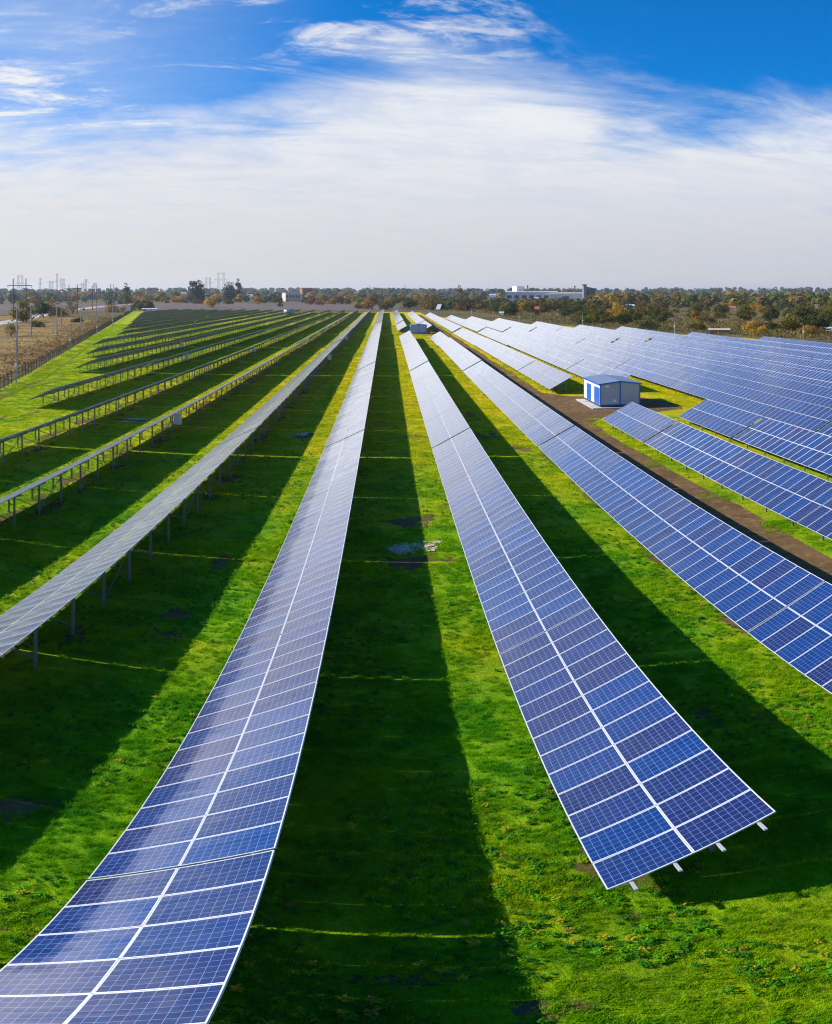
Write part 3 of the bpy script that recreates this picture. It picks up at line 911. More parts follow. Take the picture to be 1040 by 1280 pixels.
y = 149.0
while y < 330:
    x = max(-0.46 * y - 3, fence_x(y) + 3)
    while x < min(0.30 * y, 24):
        xx, yy = x + gr.uniform(-1.4, 1.4), y + gr.uniform(-1.4, 1.4)
        if not (11.5 < xx < 20.5) and not is_bare(xx, yy): pts.append((xx, yy, 0.004, gr.uniform(0, 6.28), max(0.6, hgt(xx * .4, yy * .4)), gr.randrange(5)))
        x += 4.2
    y += 4.2
scatter('grass', gp3, pts)

def weed_mesh(name, seed):
    rr = random.Random(seed)
    mb = MB()
    for i in range(22):
        a = rr.uniform(0, 6.28); l = rr.uniform(.06, .16); wd = rr.uniform(.012, .028)
        bx, by = rr.gauss(0, .04), rr.gauss(0, .04)
        dx_, dy_ = math.cos(a), math.sin(a)
        h = rr.uniform(.05, .17)
        sx, sy = -dy_ * wd, dx_ * wd
        mb.face([(bx - sx * .5, by - sy * .5, 0), (bx + sx * .5, by + sy * .5, 0), (bx + dx_ * l * .6 + sx, by + dy_ * l * .6 + sy, h), (bx + dx_ * l * .6 - sx, by + dy_ * l * .6 - sy, h)])
        mb.face([(bx + dx_ * l * .6 - sx, by + dy_ * l * .6 - sy, h), (bx + dx_ * l * .6 + sx, by + dy_ * l * .6 + sy, h), (bx + dx_ * l * 1.3, by + dy_ * l * 1.3, h * .8)])
    return mb.mesh(name, M['weed'])
def weed_cols(t):
    rnd = t.new('ShaderNodeObjectInfo').outputs['Random']
    c = t.mix(t.step(rnd, .3, .7), (0.045, 0.210, 0.008), (0.150, 0.440, 0.006))
    c = t.mix(t.step(rnd, .84, .88), c, (0.46, 0.44, 0.02))
    return t.mix(t.step(rnd, .97, .98), c, (0.34, 0.27, 0.05))
M['weed'] = leafy('weed_leaf', weed_cols, 0.35, 0.7)
pts = []
for i in range(15000):
    y = 7 + 60 * gr.random() ** 1.5
    x = gr.uniform(-0.46 * y - 2, min(0.52 * y + 3, 18))
    d_ = mnoise.noise(Vector((x * .22, y * .22, 21.0))) + .5 * mnoise.noise(Vector((x * .9, y * .9, 4.0)))
    if d_ < -0.05 or is_bare(x, y): continue
    pts.append((x, y, 0.02, gr.uniform(0, 6.28), gr.uniform(.28, .75), gr.randrange(4)))
scatter('weeds', [weed_mesh('weed', 400 + i) for i in range(4)], pts)

# ------------------------------------------------------------------ cabins
def cabin(x0, y0, x1, y1, label, door_side, h=3.05, detail=True, rz=0.0):
    """Prefabricated transformer cabin: gable towards the viewer, doors on its left flank."""
    wd, dp = x1 - x0, y1 - y0
    t = thing('transformer_cabin', label, 'cabin', (x0, y0, 0), rz, 'transformer cabins among the rows')
    mb = MB(); mb.box(-0.9, wd + 0.15, -0.55, dp + 0.2, -0.1, 0.14); mb.build('foundation_slab', M['concrete'], t)
    mb = MB(); mb.box(0.06, wd - 0.06, 0.06, dp - 0.06, 0.14, 0.40); mb.build('plinth', M['dark'], t)
    zb, ze, zr = 0.40, h, h + 0.30
    mb = MB()
    # side walls, gables, with the ridge running away from the viewer
    mb.face([(0, 0, zb), (wd, 0, zb), (wd, 0, ze), (wd / 2, 0, zr), (0, 0, ze)], 0)
    mb.face([(wd, dp, zb), (0, dp, zb), (0, dp, ze), (wd / 2, dp, zr), (wd, dp, ze)], 0)
    mb.face([(wd, 0, zb), (wd, dp, zb), (wd, dp, ze), (wd, 0, ze)], 0)
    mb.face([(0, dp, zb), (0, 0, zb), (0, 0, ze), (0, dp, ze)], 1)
    mb.face([(0, 0, zb), (0, dp, zb), (wd, dp, zb), (wd, 0, zb)], 0)
    mb.build('wall_body', [M['cabin_wall'], M['cabin_white']], t)
    mb = MB()
    ov, tk = 0.14, 0.07
    for sx in (0, 1):
        xa, xb = ((-ov, wd / 2) if sx == 0 else (wd / 2, wd + ov))
        za, zb2 = ((ze - 0.02, zr + 0.03) if sx == 0 else (zr + 0.03, ze - 0.02))
        mb.hexa([(xa, -ov, za), (xb, -ov, zb2), (xb, dp + ov, zb2), (xa, dp + ov, za), (xa, -ov, za + tk), (xb, -ov, zb2 + tk), (xb, dp + ov, zb2 + tk), (xa, dp + ov, za + tk)])
    roof = mb.build('roof', M['cabin_roof'], t)
    mb = MB()
    for sx in (0, 1):
        xa, xb = ((-ov - .02, wd / 2) if sx == 0 else (wd / 2, wd + ov + .02))
        za, zb2 = ((ze - 0.10, zr - 0.05) if sx == 0 else (zr - 0.05, ze - 0.10))
        mb.hexa([(xa, -ov - .03, za), (xb, -ov - .03, zb2), (xb, -ov, zb2), (xa, -ov, za), (xa, -ov - .03, za + .17), (xb, -ov - .03, zb2 + .17), (xb, -ov, zb2 + .17), (xa, -ov, za + .17)])
    mb.box(-ov - .05, -ov, -ov - .03, dp + ov, ze - 0.10, ze + 0.07)
    mb.box(wd + ov, wd + ov + .05, -ov - .03, dp + ov, ze - 0.10, ze + 0.07)
    mb.build('fascia', M['cabin_blue'], roof)
    for xx, yy in ((0, 0), (wd, 0), (0, dp)):
        mb = MB(); mb.box(xx - .05 if xx == 0 else xx - .05, xx + .05, yy - .03 if yy == 0 else yy - .05, yy + .05 if yy == 0 else yy + .03, zb - .02, ze - .12)
        mb.build('corner_trim', M['cabin_blue'], t)
    mb = MB(); mb.box(wd / 2 - .06, wd / 2 + .06, -.03, -.002, zb - .02, zr - .1); mb.build('middle_trim', M['cabin_blue'], t)
    mb = MB(); mb.box(.05, wd - .05, -.02, -.002, zb - .02, zb + .10); mb.build('base_trim', M['cabin_blue'], t)
    if detail:
        for ya, yb_, nm in ((0.35, 2.6, 'door'), (4.2, 6.2, 'door')):
            mb = MB(); mb.box(-.06, -.003, ya, yb_, zb + .05, zb + 2.15)
            d = mb.build(nm, M['cabin_blue'], t)
            mb = MB(); mb.box(-.10, -.06, yb_ - .25, yb_ - .18, zb + .95, zb + 1.2); mb.build('handle', M['dark'], d)
        mb = MB(); mb.box(-.03, -.003, 2.72, 4.1, zb + .05, zb + 2.15); mb.build('door_panel', M['cabin_white'], t)
        for xx, zz in ((0.55, ze - .42), (wd / 2 - .75, zb + .40)):
            mb = MB(); mb.box(xx, xx + .34, -.03, -.003, zz, zz + .30)
            for k in range(4): mb.box(xx + .03, xx + .31, -.045, -.03, zz + .04 + k * .065, zz + .07 + k * .065)
            mb.build('vent', M['cabin_white'], t)
    else:
        mb = MB(); mb.box(-.05, -.003, dp * .25, dp * .7, zb + .05, zb + 2.1); mb.build('door', M['cabin_blue'], t)
    return t
cabin(21.75, 90.9, 25.95, 98.7, 'grey transformer cabin with blue door leaves standing on the yard by the dirt track', 0)
cabin(7.0, 264.6, 11.6, 272, 'small grey transformer cabin with red box beside it between the row ends', 0, detail=False)
c3 = cabin(-55.0, 497, -50.2, 501.5, 'far white cabin with blue door standing at the end of the dark rows', 0, h=3.4, detail=False)
c3.rotation_euler.z = 0.45
def mini_box(name, label, x, y, z0, wd, dp, hh, m_, cat, group=None):
    t = thing(name, label, cat, (x, y, 0), 0, group)
    mb = MB(); mb.box(-wd / 2, wd / 2, -dp / 2, dp / 2, z0, z0 + hh); mb.build('housing', m_, t)
    mb = MB(); mb.box(-wd / 2 - .03, wd / 2 + .03, -dp / 2 - .03, dp / 2 + .03, z0 + hh, z0 + hh + .05); mb.build('lid', m_, t)
    mb = MB(); mb.box(-wd / 2 + .06, wd / 2 - .06, -dp / 2 - .02, -dp / 2 - .002, z0 + .06, z0 + hh - .06); mb.build('door', m_, t)
    return t
mini_box('fire_box', 'red box standing at the right corner of the small cabin', 12.2, 264.4, 0, 0.8, 0.6, 1.3, M['red'], 'box')
# inverters hung on the rear posts
for px_, py_, x, wh in ((223, 521, -20.1, 'third'), (318.6, 417.5, -28.0, 'fourth'), (234.5, 426, -36.4, 'fifth'), (228, 405, -46.0, 'sixth')):
    th_ = (px_ - PX0) / FX
    xx = x + 2.35
    yy = xx / math.tan(th_)
    mini_box('inverter_box', 'pale inverter box hung under the %s row left of the rubble aisle' % wh, xx, yy, 0.75, 0.62, 0.32, 1.0, M['white'], 'inverter box', 'inverter boxes under the tables')
for px_, x, wh in ((412.7, -12.35, 'nearer of two under the second row left of the rubble aisle'), (434, -12.35, 'farther of two under the second row left of the rubble aisle'),
                   (476.6, -4.49, 'under the row just left of the rubble aisle')):
    th_ = (px_ - PX0) / FX
    xx = x + 2.6
    mini_box('inverter_box', 'pale inverter box, ' + wh, xx, xx / math.tan(th_), 0.75, 0.7, 0.35, 1.0, M['white'], 'inverter box', 'inverter boxes under the tables')

# ------------------------------------------------------------------ fences, lamps, poles
def fence_run(label, pts, group, top=2.0, step=2.9, limit=100):
    t = thing('perimeter_fence', label, 'fence', (pts[0][0], pts[0][1], 0), 0, group)
    ox, oy = pts[0][0], pts[0][1]
    stations = []
    for (xa, ya), (xb, yb_) in zip(pts, pts[1:]):
        L_ = math.hypot(xb - xa, yb_ - ya); n = max(1, int(L_ / step))
        for i in range(n): stations.append((xa + (xb - xa) * i / n - ox, ya + (yb_ - ya) * i / n - oy))
    stations.append((pts[-1][0] - ox, pts[-1][1] - oy))
    pm = MB(); pm.box(-.045, .045, -.045, .045, -.1, top + .05); pm.bar((0, 0, top), (-.28, 0, top + .32), .04)
    pme = pm.mesh('post', M['fence'])
    rest = MB()
    for i, (x, y) in enumerate(stations):
        if i < limit - 1: link('post', pme, t, (x, y, 0))
        else: rest.box(x - .045, x + .045, y - .045, y + .045, -.1, top + .2)
    if rest.v: tag(rest.build('post', M['fence'], t), kind='stuff')
    mb = MB()
    for (xa, ya), (xb, yb_) in zip(stations, stations[1:]):
        for k in range(8):
            z = .08 + k * (top - .1) / 7
            mb.bar((xa, ya, z), (xb, yb_, z), .014)
        n = 7
        for k in range(1, n):
            f = k / n
            x, y = xa + (xb - xa) * f, ya + (yb_ - ya) * f
            mb.bar((x, y, .05), (x, y, top), .016)
    mb.build('wire_mesh', M['fence'], t)
    return t
fence_run('green wire fence along the left edge of the lawn beside the tan field', [(fence_x(70), 70), (fence_x(300), 300), (fence_x(563), 563)], 'fences round the solar site')
fence_run('dark wire fence along the far end of the rows beside the fields', [(fence_x(566), 567), (-60, 565), (24, 563)], 'fences round the solar site', step=4)
fence_run('dark wire fence behind the stepped row ends on the right beside the scrub', [(24, 500), (fence_xr(400), 400), (fence_xr(130), 130)], 'fences round the solar site', step=4)

def lamp_post(x, y, h, label, arm=1.1, group='lamp posts round the site', toward=1):
    t = thing('lamp_post', label, 'lamp post', (x, y, 0), 0, group)
    mb = MB(); mb.tube([(0, 0, -.2), (0, 0, h * .97)], [.11, .07], 8); mb.build('pole', M['pole_concrete'], t)
    mb = MB(); mb.tube([(0, 0, h * .95), (-.1 * arm, 0, h * .99), (-.4 * arm, 0, h * 1.02), (-arm, 0, h * 1.03)], [.05, .045, .04, .035], 6); a = mb.build('arm', M['galv'], t)
    mb = MB(); mb.hexa([(-arm - .5, -.12, h * 1.03 - .06), (-arm, -.16, h * 1.03 - .06), (-arm, .16, h * 1.03 - .06), (-arm - .5, .12, h * 1.03 - .06),
                        (-arm - .45, -.08, h * 1.03 + .05), (-arm, -.10, h * 1.03 + .07), (-arm, .10, h * 1.03 + .07), (-arm - .45, .08, h * 1.03 + .05)]); mb.build('lamp_head', M['lamp'], t)
    mb = MB(); mb.box(-.16, .16, -.32, -.10, 2.6, 3.1); mb.build('control_box', M['white'], t)
    return t
fl = [(15.2, 478.1, 6.9), (84.3, 439.2, 6.3), (118.6, 419.5, 7.0), (138.5, 408.6, 6.9), (152.4, 399.5, 6.6), (161.3, 394.3, 6.5)]
for i, (px_, py_, h_) in enumerate(fl):
    p = at(px_, py_)
    lamp_post(p.x + .6, p.y, h_, 'slim grey lamp post inside the left fence, %s from the near end' % nth(i + 1), 1.4 if i == 0 else 0.5)
for i, (px_, py_, h_) in enumerate([(843, 418, 4.6), (1004, 426, 5.0), (728, 409, 4.6), (649, 403, 4.4), (589.5, 394.5, 4.4), (544, 391, 4.4)]):
    p = at(px_, py_)
    lamp_post(p.x, p.y, h_, ['pale lamp post behind the row ends right of the cabin roof', 'pale lamp post by the dark bush at the right edge', 'pale lamp post behind the row ends below the factory hall',
                             'thin lamp post behind the row ends below the white tower', 'thin lamp post beside the tilted white solar tracker', 'farthest thin lamp post at the far right corner of the lawn'][i], 0.25)

def power_pole(px_, py_, h_, label, arms=1, m_='pole_concrete', group='concrete power poles in the tan field'):
    p = at(px_, py_)
    t = thing('power_pole', label, 'power pole', p, 0.25, group)
    mb = MB(); mb.tube([(0, 0, -.3), (0, 0, h_)], [.22, .13], 8); mb.build('pole', M[m_], t)
    for k in range(arms):
        z = h_ - .5 - 1.2 * k
        mb = MB(); mb.bar((-1.1, 0, z), (1.1, 0, z), .10); a = mb.build('crossarm', M['wood'], t)
        for x in (-1.0, -.45, .45, 1.0):
            mb = MB(); mb.tube([(x, 0, z + .05), (x, 0, z + .22), (x, 0, z + .32)], [.05, .07, .03], 6); mb.build('insulator', M['white'], a)
    return t
pp = [(21.1, 439.4, 10.7, 'concrete power pole nearest the fence below the big olive tree'), (38.9, 419.5, 10.3, 'concrete power pole right of the big olive tree'),
      (71.0, 420.2, 10.2, 'concrete power pole below the golden bush'), (76.7, 408.6, 9.5, 'slim pale power pole just right of the golden bush'),
      (100.9, 408.6, 10.3, 'concrete power pole by the small green bush'), (120.6, 401.5, 9.4, 'first pale power pole in the cluster by the bend of the road'),
      (131.8, 396.5, 9.5, 'second pale power pole in the cluster by the bend of the road'), (134.5, 394.5, 9.8, 'third pale power pole in the cluster by the bend of the road'),
      (141.0, 391.5, 9.8, 'fourth pale power pole in the cluster by the bend of the road'), (145.2, 391.8, 9.2, 'fifth pale power pole in the cluster by the bend of the road'),
      (154.3, 389.5, 9.2, 'last pale power pole in the cluster by the bend of the road')]
for a in pp: power_pole(*a, arms=1)

def portal(px1, px2, r, ztop, zarm, over, label):
    """Two wooden poles under one long crossbeam."""
    a, b_ = at_r(px1, r), at_r(px2, r)
    c_ = (a + b_) / 2
    t = thing('portal_pylon', label, 'pylon', c_, math.atan2(b_.y - a.y, b_.x - a.x), 'wooden portal pylons in the left fields')
    hwid = (b_ - a).length / 2
    for s in (-1, 1):
        mb = MB(); mb.tube([(s * hwid, 0, -.5), (s * hwid, 0, ztop)], [.30, .20], 8); mb.build('pole', M['wood'], t)
    mb = MB(); mb.bar((-hwid - over, 0, zarm), (hwid + over, 0, zarm), .35); cb = mb.build('crossbeam', M['wood'], t)
    for x in (-hwid - over * .9, 0, hwid + over * .9):
        mb = MB(); mb.tube([(x, 0, zarm - .1), (x, 0, zarm - 1.4)], [.10, .10], 6); mb.build('insulator', M['lattice'], cb)
    return t
portal(16.5, 32.5, 400, 22.0, 18.3, 2.6, 'tall wooden portal pylon right beside the big olive tree')
portal(86.2, 96.6, 520, 20.2, 17.6, 2.6, 'wooden portal pylon standing over the sparse brown tree')
portal(115.5, 120.5, 640, 20.0, 17.5, 2.4, 'wooden portal pylon by the bend of the pale road')

def lattice_tower(px_, r, top_py, arm_py, half_arm_px, half_leg_px, label, second=True, single=False):
    p = at_r(px_, r); p.z = zt(p.x, p.y)
    k = r / FX
    zt_ = CAM_H + (PY0 - top_py) / FY * r - p.z
    za = CAM_H + (PY0 - arm_py) / FY * r - p.z
    ha, hl_ = half_arm_px * k, half_leg_px * k
    t = thing('lattice_pylon', label, 'pylon', p, 0, 'lattice pylons on the horizon')
    th_ = max(.14, r * .00013)
    mb = MB()
    legs = [-1, 1] if not single else [0]
    for s in legs:
        x0_ = s * hl_
        wd0, wd1 = (1.6 if not single else hl_ * 1.2), .7
        for q_ in ((-1, -1), (1, -1), (1, 1), (-1, 1)):
            mb.bar((x0_ + q_[0] * wd0, q_[1] * wd0, -1), (x0_ + q_[0] * wd1, q_[1] * wd1, zt_), th_)
        n = 9
        for i in range(n):
            f0, f1 = i / n, (i + 1) / n
            w0, w1 = wd0 + (wd1 - wd0) * f0, wd0 + (wd1 - wd0) * f1
            sg = 1 if i % 2 else -1
            mb.bar((x0_ - sg * w0, -w0, f0 * zt_), (x0_ + sg * w1, -w1, f1 * zt_), th_ * .7)
    mb.build('lattice_frame', M['lattice'], t)
    def arm(z, half):
        mb = MB()
        mb.bar((-half, 0, z), (half, 0, z), th_ * 1.2); mb.bar((-half, 0, z + .1), (0, 0, z + 1.8), th_ * .8); mb.bar((half, 0, z + .1), (0, 0, z + 1.8), th_ * .8)
        a = mb.build('crossarm', M['lattice'], t)
        for x in (-half * .95, half * .95, 0):
            mb = MB(); mb.tube([(x, 0, z), (x, 0, z - 2.4)], [th_ * .6] * 2, 5); mb.build('insulator', M['lattice'], a)
    arm(za, ha)
    if second: arm(zt_ - .4, ha * .62)
lattice_tower(276.3, 1250, 341.5, 349.3, 8, 3.2, 'taller twin-leg lattice pylon by the dark poplars')
lattice_tower(260.2, 1500, 347.2, 353.5, 6, 2.2, 'shorter twin-leg lattice pylon by the dark poplars')
lattice_tower(25.4, 1050, 344.5, 354.5, 6.5, 2.6, 'twin-leg lattice pylon behind the wooden portal pylon')
lattice_tower(71.4, 1200, 342.5, 351.5, 4.5, .9, 'slim single lattice pylon at the peak of the left skyline', single=True)
lattice_tower(78.2, 1150, 348.5, 355.5, 5, 1.6, 'twin-leg lattice pylon right of the peak pylon')
lattice_tower(64.0, 1400, 351.0, 353.0, 5.5, 1.8, 'low broad lattice pylon left of the peak pylon', second=False)
lattice_tower(50.3, 1600, 348.0, 354.8, 3, .7, 'thin lattice pylon alone between the two pylon groups', single=True)
lattice_tower(107.5, 1500, 349.3, 352.5, 3.6, .7, 'thin lattice pylon above the far end of the road', single=True)
lattice_tower(103.4, 1700, 354.0, 356.0, 4, 1.4, 'low faint lattice pylon above the far end of the road', second=False)
lattice_tower(118.5, 1300, 354.2, 357.5, 4.2, 1.2, 'low lattice pylon above the cluster of pale poles')
lattice_tower(506.2, 1100, 355.8, 362.0, 1.3, .8, 'slim lattice mast above the trees behind the small cabin', single=True, second=False)
lattice_tower(462.2, 1300, 356.5, 360.0, 1.0, .6, 'slim lattice mast above the trees behind the white row end', single=True, second=False)

def chimney(px_, r, top_py, wpx, label, m_='coal'):
    p = at_r(px_, r); p.z = zt(p.x, p.y)
    h_ = CAM_H + (PY0 - top_py) / FY * r - p.z
    t = thing('chimney', label, 'chimney', p, 0, 'tall chimneys on the skyline')
    rd = max(.8, wpx / 2 * r / FX)
    mb = MB(); mb.tube([(0, 0, -1), (0, 0, h_)], [rd * 1.25, rd * .8], 12); mb.build('stack', M[m_], t)
    mb = MB(); mb.tube([(0, 0, h_ - 1.5), (0, 0, h_ + .3)], [rd * .98, rd * .98], 12); mb.build('rim', M['dark'], t)
chimney(138.4, 2600, 355.5, 1.0, 'left of two thin chimneys on the hazy left skyline')
chimney(142.2, 2600, 355.8, 0.9, 'right of two thin chimneys on the hazy left skyline', 'lattice')
chimney(659.5, 1010, 357.0, .9, 'dark chimney beside the white tower block')
chimney(718.5, 1000, 357.4, .6, 'thin dark chimney above the right factory hall')

# ------------------------------------------------------------------ buildings far off
def hall(name, label, cat, px1, px2, r, base_py, top_py, depth, wallm, roofm, group=None, gable=0.08, windows=0, rz=None, extra=None):
    a, b_ = at_r(px1, r), at_r(px2, r)
    c_ = (a + b_) / 2
    k = r / FY
    z1 = CAM_H + (PY0 - top_py) * k
    wd = (b_ - a).length
    g0 = zt(c_.x, c_.y)
    t = thing(name, label, cat, (a.x, a.y, g0), math.atan2(b_.y - a.y, b_.x - a.x) if rz is None else rz, group)
    hh = max(1.5, z1 - g0)
    he = hh * (1 - gable)
    mb = MB()
    mb.box(0, wd, 0, depth, -1, he); mb.build('wall', wallm, t)
    mb = MB()
    ov = wd * .01 + .15
    mb.hexa([(-ov, -ov, he + .003), (wd + ov, -ov, he + .003), (wd + ov, depth + ov, he + .003), (-ov, depth + ov, he + .003),
             (-ov, depth * .45, hh), (wd + ov, depth * .45, hh), (wd + ov, depth * .55, hh), (-ov, depth * .55, hh)])
    mb.build('roof', roofm, t)
    for i in range(windows):
        x = wd * (i + .5) / windows
        ww = wd / windows * .3
        mb = MB(); mb.box(x - ww, x + ww, -.12, -.003, he * .45, he * .72); f = mb.build('window', M['glass_dark'], t)
    mb = MB(); mb.box(wd * .06, wd * .06 + min(3, wd * .2), -.12, -.004, 0, min(3.0, he * .42)); mb.build('door', M['dark'], t)
    return t
GF = 'halls of the factory'
hall('factory_hall', 'long factory hall with tan roof and blue grey front below the white tower', 'factory', 632, 697, 1000, 378, 364.0, 46, M['hall_blue'], M['roof_tan'], GF, .07, 7)
hall('factory_hall', 'right factory hall with white front and tan roof edge', 'factory', 694.5, 728, 985, 378, 365.4, 40, M['white'], M['roof_tan'], GF, .09, 0)
hall('factory_hall', 'cream end bay between the two factory halls', 'factory', 687, 694, 975, 378, 367.0, 10, M['cream'], M['roof_tan'], GF, .05, 0)
hall('tower_block', 'white tower block rising above the factory hall', 'building', 645.8, 657.2, 1020, 370, 357.3, 9, M['white'], M['hall_blue'], None, .02, 0, rz=.42)
hall('silo_building', 'small white block before the factory front', 'building', 668, 674, 940, 378, 371.5, 6, M['white'], M['white'], None, .05, 1)
hall('tank_house', 'brown brick block before the right factory hall', 'building', 703, 711.5, 930, 378, 370.0, 8, M['rust'], M['roof_dark'], None, .04, 1)
hall('storage_shed', 'low shed with brown roof right of the dark plant tower', 'shed', 741, 757, 900, 380, 373.2, 14, M['cream'], M['rust'], None, .5, 0)
# dark coal elevator
p = at_r(729.5, 960); t = thing('plant_tower', 'dark industrial tower with slanted conveyor at the end of the factory', 'industrial tower', (p.x, p.y, zt(p.x, p.y)))
mb = MB(); mb.box(0, 3.2, 0, 6, -1, 24.0); mb.build('lift_shaft', M['lattice'], t)
mb = MB(); mb.box(4.4, 12.6, 0, 9, -1, 18.8); mb.build('bunker', M['coal'], t)
mb = MB(); mb.hexa([(3.2, 0, 20), (13.2, 0, 17.6), (13.2, 6, 17.6), (3.2, 6, 20), (3.2, 0, 22.4), (13.2, 0, 19.6), (13.2, 6, 19.6), (3.2, 6, 22.4)]); mb.build('conveyor', M['coal'], t)
for i in range(4):
    mb = MB(); mb.box(5.1 + 1.8 * i, 6.1 + 1.8 * i, -.15, -.003, 11.5, 14); mb.build('window', M['glass_dark'], t)
mb = MB(); mb.box(-.8, 3.6, -.5, 6.5, 24.0, 25.2); mb.build('cap', M['coal'], t)
# cream and brick buildings behind the field
hall('farm_building', 'cream flat building left of the brick block behind the field', 'building', 357, 377, 1250, 376, 364.6, 16, M['cream'], M['roof_dark'], None, .12, 5, rz=.42)
hall('brick_block', 'red brick block rising behind the cream flat building', 'building', 378, 391.5, 1300, 374, 359.6, 12, M['brick'], M['roof_dark'], None, .05, 3, rz=.42)
hall('white_trailer', 'long low white shed at the far corner of the lawn fence', 'shed', 177.5, 196, 610, 389, 385.6, 5, M['white'], M['white'], None, .2, 4)
hall('garden_house', 'white cottage among the far trees beside the yellow bush', 'house', 309, 318, 1300, 376, 367.6, 9, M['white'], M['roof_tan'], 'far houses', .3, 2)
hall('garden_house', 'pale low cottage behind the yellow tree', 'house', 252, 260, 1250, 376, 369.2, 9, M['white'], M['hall_blue'], 'far houses', .3, 2)
hall('garden_house', 'long pale shed at the left end of the far tree belt', 'house', 226, 237, 1250, 376, 364.6, 9, M['cream'], M['roof_tan'], 'far houses', .25, 2)
hall('garden_house', 'white block among trees left of the factory', 'house', 611.5, 620, 1000, 376, 367.3, 9, M['white'], M['hall_blue'], 'far houses', .1, 2)
hall('garden_house', 'orange roofed cottage in the scrub left of the shed roof', 'house', 770, 779, 640, 386, 381.5, 7, M['cream'], M['roof_red'], 'far houses', .45, 2)
hall('garden_house', 'white walled cottage beside the orange roofed cottage', 'house', 782, 793, 680, 386, 380.3, 7, M['white'], M['hall_blue'], 'far houses', .35, 2)
hall('garden_house', 'lone cottage with pale gable in the middle of the scrub', 'house', 912, 919.5, 640, 388, 382.5, 7, M['cream'], M['roof_red'], 'far houses', .5, 1)
hall('garden_house', 'rusty roofed cottage high in the scrub near the right edge', 'house', 1013, 1022, 700, 384, 380.4, 7, M['cream'], M['rust'], 'far houses', .4, 2)
hall('garden_hut', 'brown hut among the bushes below the factory', 'hut', 668.5, 674, 480, 393, 383.0, 5, M['rust'], M['roof_red'], 'garden huts', .3, 1)
hall('garden_hut', 'tiny white hut behind the fence below the scrub belt', 'hut', 624, 629.5, 470, 393, 389.5, 3, M['white'], M['hall_blue'], 'garden huts', .3, 0)
sh = hall('flat_shed', 'low shed with wide pale flat roof behind the fence in the scrub', 'shed', 886, 912, 262, 418, 410.8, 5.0, M['wood'], M['roof_tan'], None, .22, 0)
hall('garden_hut', 'white hut with blue gable at the right edge of the scrub', 'hut', 1026, 1040, 285, 420, 413.0, 3.5, M['white'], M['hall_blue'], 'garden huts', .3, 1)
# cooling towers
for px_, lab in ((1020.3, 'left of two hazy cooling towers on the right skyline'), (1036.5, 'right of two hazy cooling towers on the right skyline')):
    r = 4800
    p = at_r(px_, r); p.z = zt(p.x, p.y)
    t = thing('cooling_tower', lab, 'cooling tower', p, 0, 'cooling towers on the skyline')
    hh = CAM_H + (PY0 - 361.6) / FY * r - p.z
    mb = MB(); mb.tube([(0, 0, hh * k / 8) for k in range(9)], [18 - 10 * (k / 8) * (1.35 - .75 * k / 8) for k in range(9)], 24); mb.build('shell', M['hall_blue'], t)
    mb = MB(); mb.tube([(0, 0, hh - .5), (0, 0, hh + .8)], [12.3, 12.3], 24); mb.build('rim', M['dark'], t)

# lone tilted tracker beyond the right fence
p = at_r(548, 610); t = thing('solar_tracker', 'lone tilted white solar tracker on a post beyond the far fence', 'solar tracker', (p.x, p.y, 0))
mb = MB(); mb.tube([(0, 0, -.2), (0, 0, 2.8)], [.16, .13], 8); mb.build('post', M['galv'], t)
mb = MB(); mb.hexa([(-1.9, -1.7, 1.0), (.9, -1.7, 1.0), (2.3, 1.7, 5.0), (-.5, 1.7, 5.0), (-1.9, -1.8, 1.15), (.9, -1.8, 1.15), (2.3, 1.6, 5.15), (-.5, 1.6, 5.15)]); mb.build('panel_deck', M['white'], t)
mb = MB(); mb.bar((-1.4, 0, 2.9), (1.9, 0, 2.9), .12); mb.build('frame', M['galv'], t)

# ------------------------------------------------------------------ vehicles
def car(x, y, rz, label, paint, van=False, group='vehicles far off'):
    t = thing('parked_car' if van else 'car', label, 'van' if van else 'car', (x, y, 0.02), rz, group)
    h1, h2 = (0.95, 1.95) if van else (0.82, 1.45)
    mb = MB()
    mb.hexa([(-2.1, -.85, .3), (2.1, -.85, .3), (2.1, .85, .3), (-2.1, .85, .3), (-2.15, -.83, h1), (2.05, -.83, h1 - .12), (2.05, .83, h1 - .12), (-2.15, .83, h1)])
    a, b_ = (-2.05, 1.2) if van else (-1.6, .9)
    mb.hexa([(a - .05, -.80, h1 - .02), (b_ + .5, -.80, h1 - .02), (b_ + .5, .80, h1 - .02), (a - .05, .80, h1 - .02), (a + .25, -.66, h2), (b_ - .1, -.66, h2), (b_ - .1, .66, h2), (a + .25, .66, h2)])
    body = mb.build('body', paint, t)
    for sy in (-1, 1):
        mb = MB(); mb.hexa([(a + .15, sy * .79, h1 + .08), (b_ + .28, sy * .79, h1 + .08), (b_ + .28, sy * .77, h1 + .08), (a + .15, sy * .77, h1 + .08),
                            (a + .32, sy * .72, h2 - .1), (b_ - .02, sy * .72, h2 - .1), (b_ - .02, sy * .68, h2 - .1), (a + .32, sy * .68, h2 - .1)]); mb.build('window', M['glass_dark'], t)
    for wx in (-1.35, 1.35):
        for sy in (-1, 1):
            mb = MB(); mb.tube([(wx, sy * .72, .31), (wx, sy * .90, .31)], [.31, .31], 12); mb.build('wheel', M['rubber'], t)
    return t
p = at(104.5, 387.6); car(p.x, p.y, 2.0, 'dark car driving on the pale road past the poles', M['car_dark'])
p = at(84.5, 390.0); car(p.x, p.y, 2.0, 'white car on the pale road behind the brown tree', M['car_white'])
p = at_r(476.5, 640); car(p.x, p.y, 0.1, 'white van parked at the edge of the trees behind the rows', M['car_white'], True)
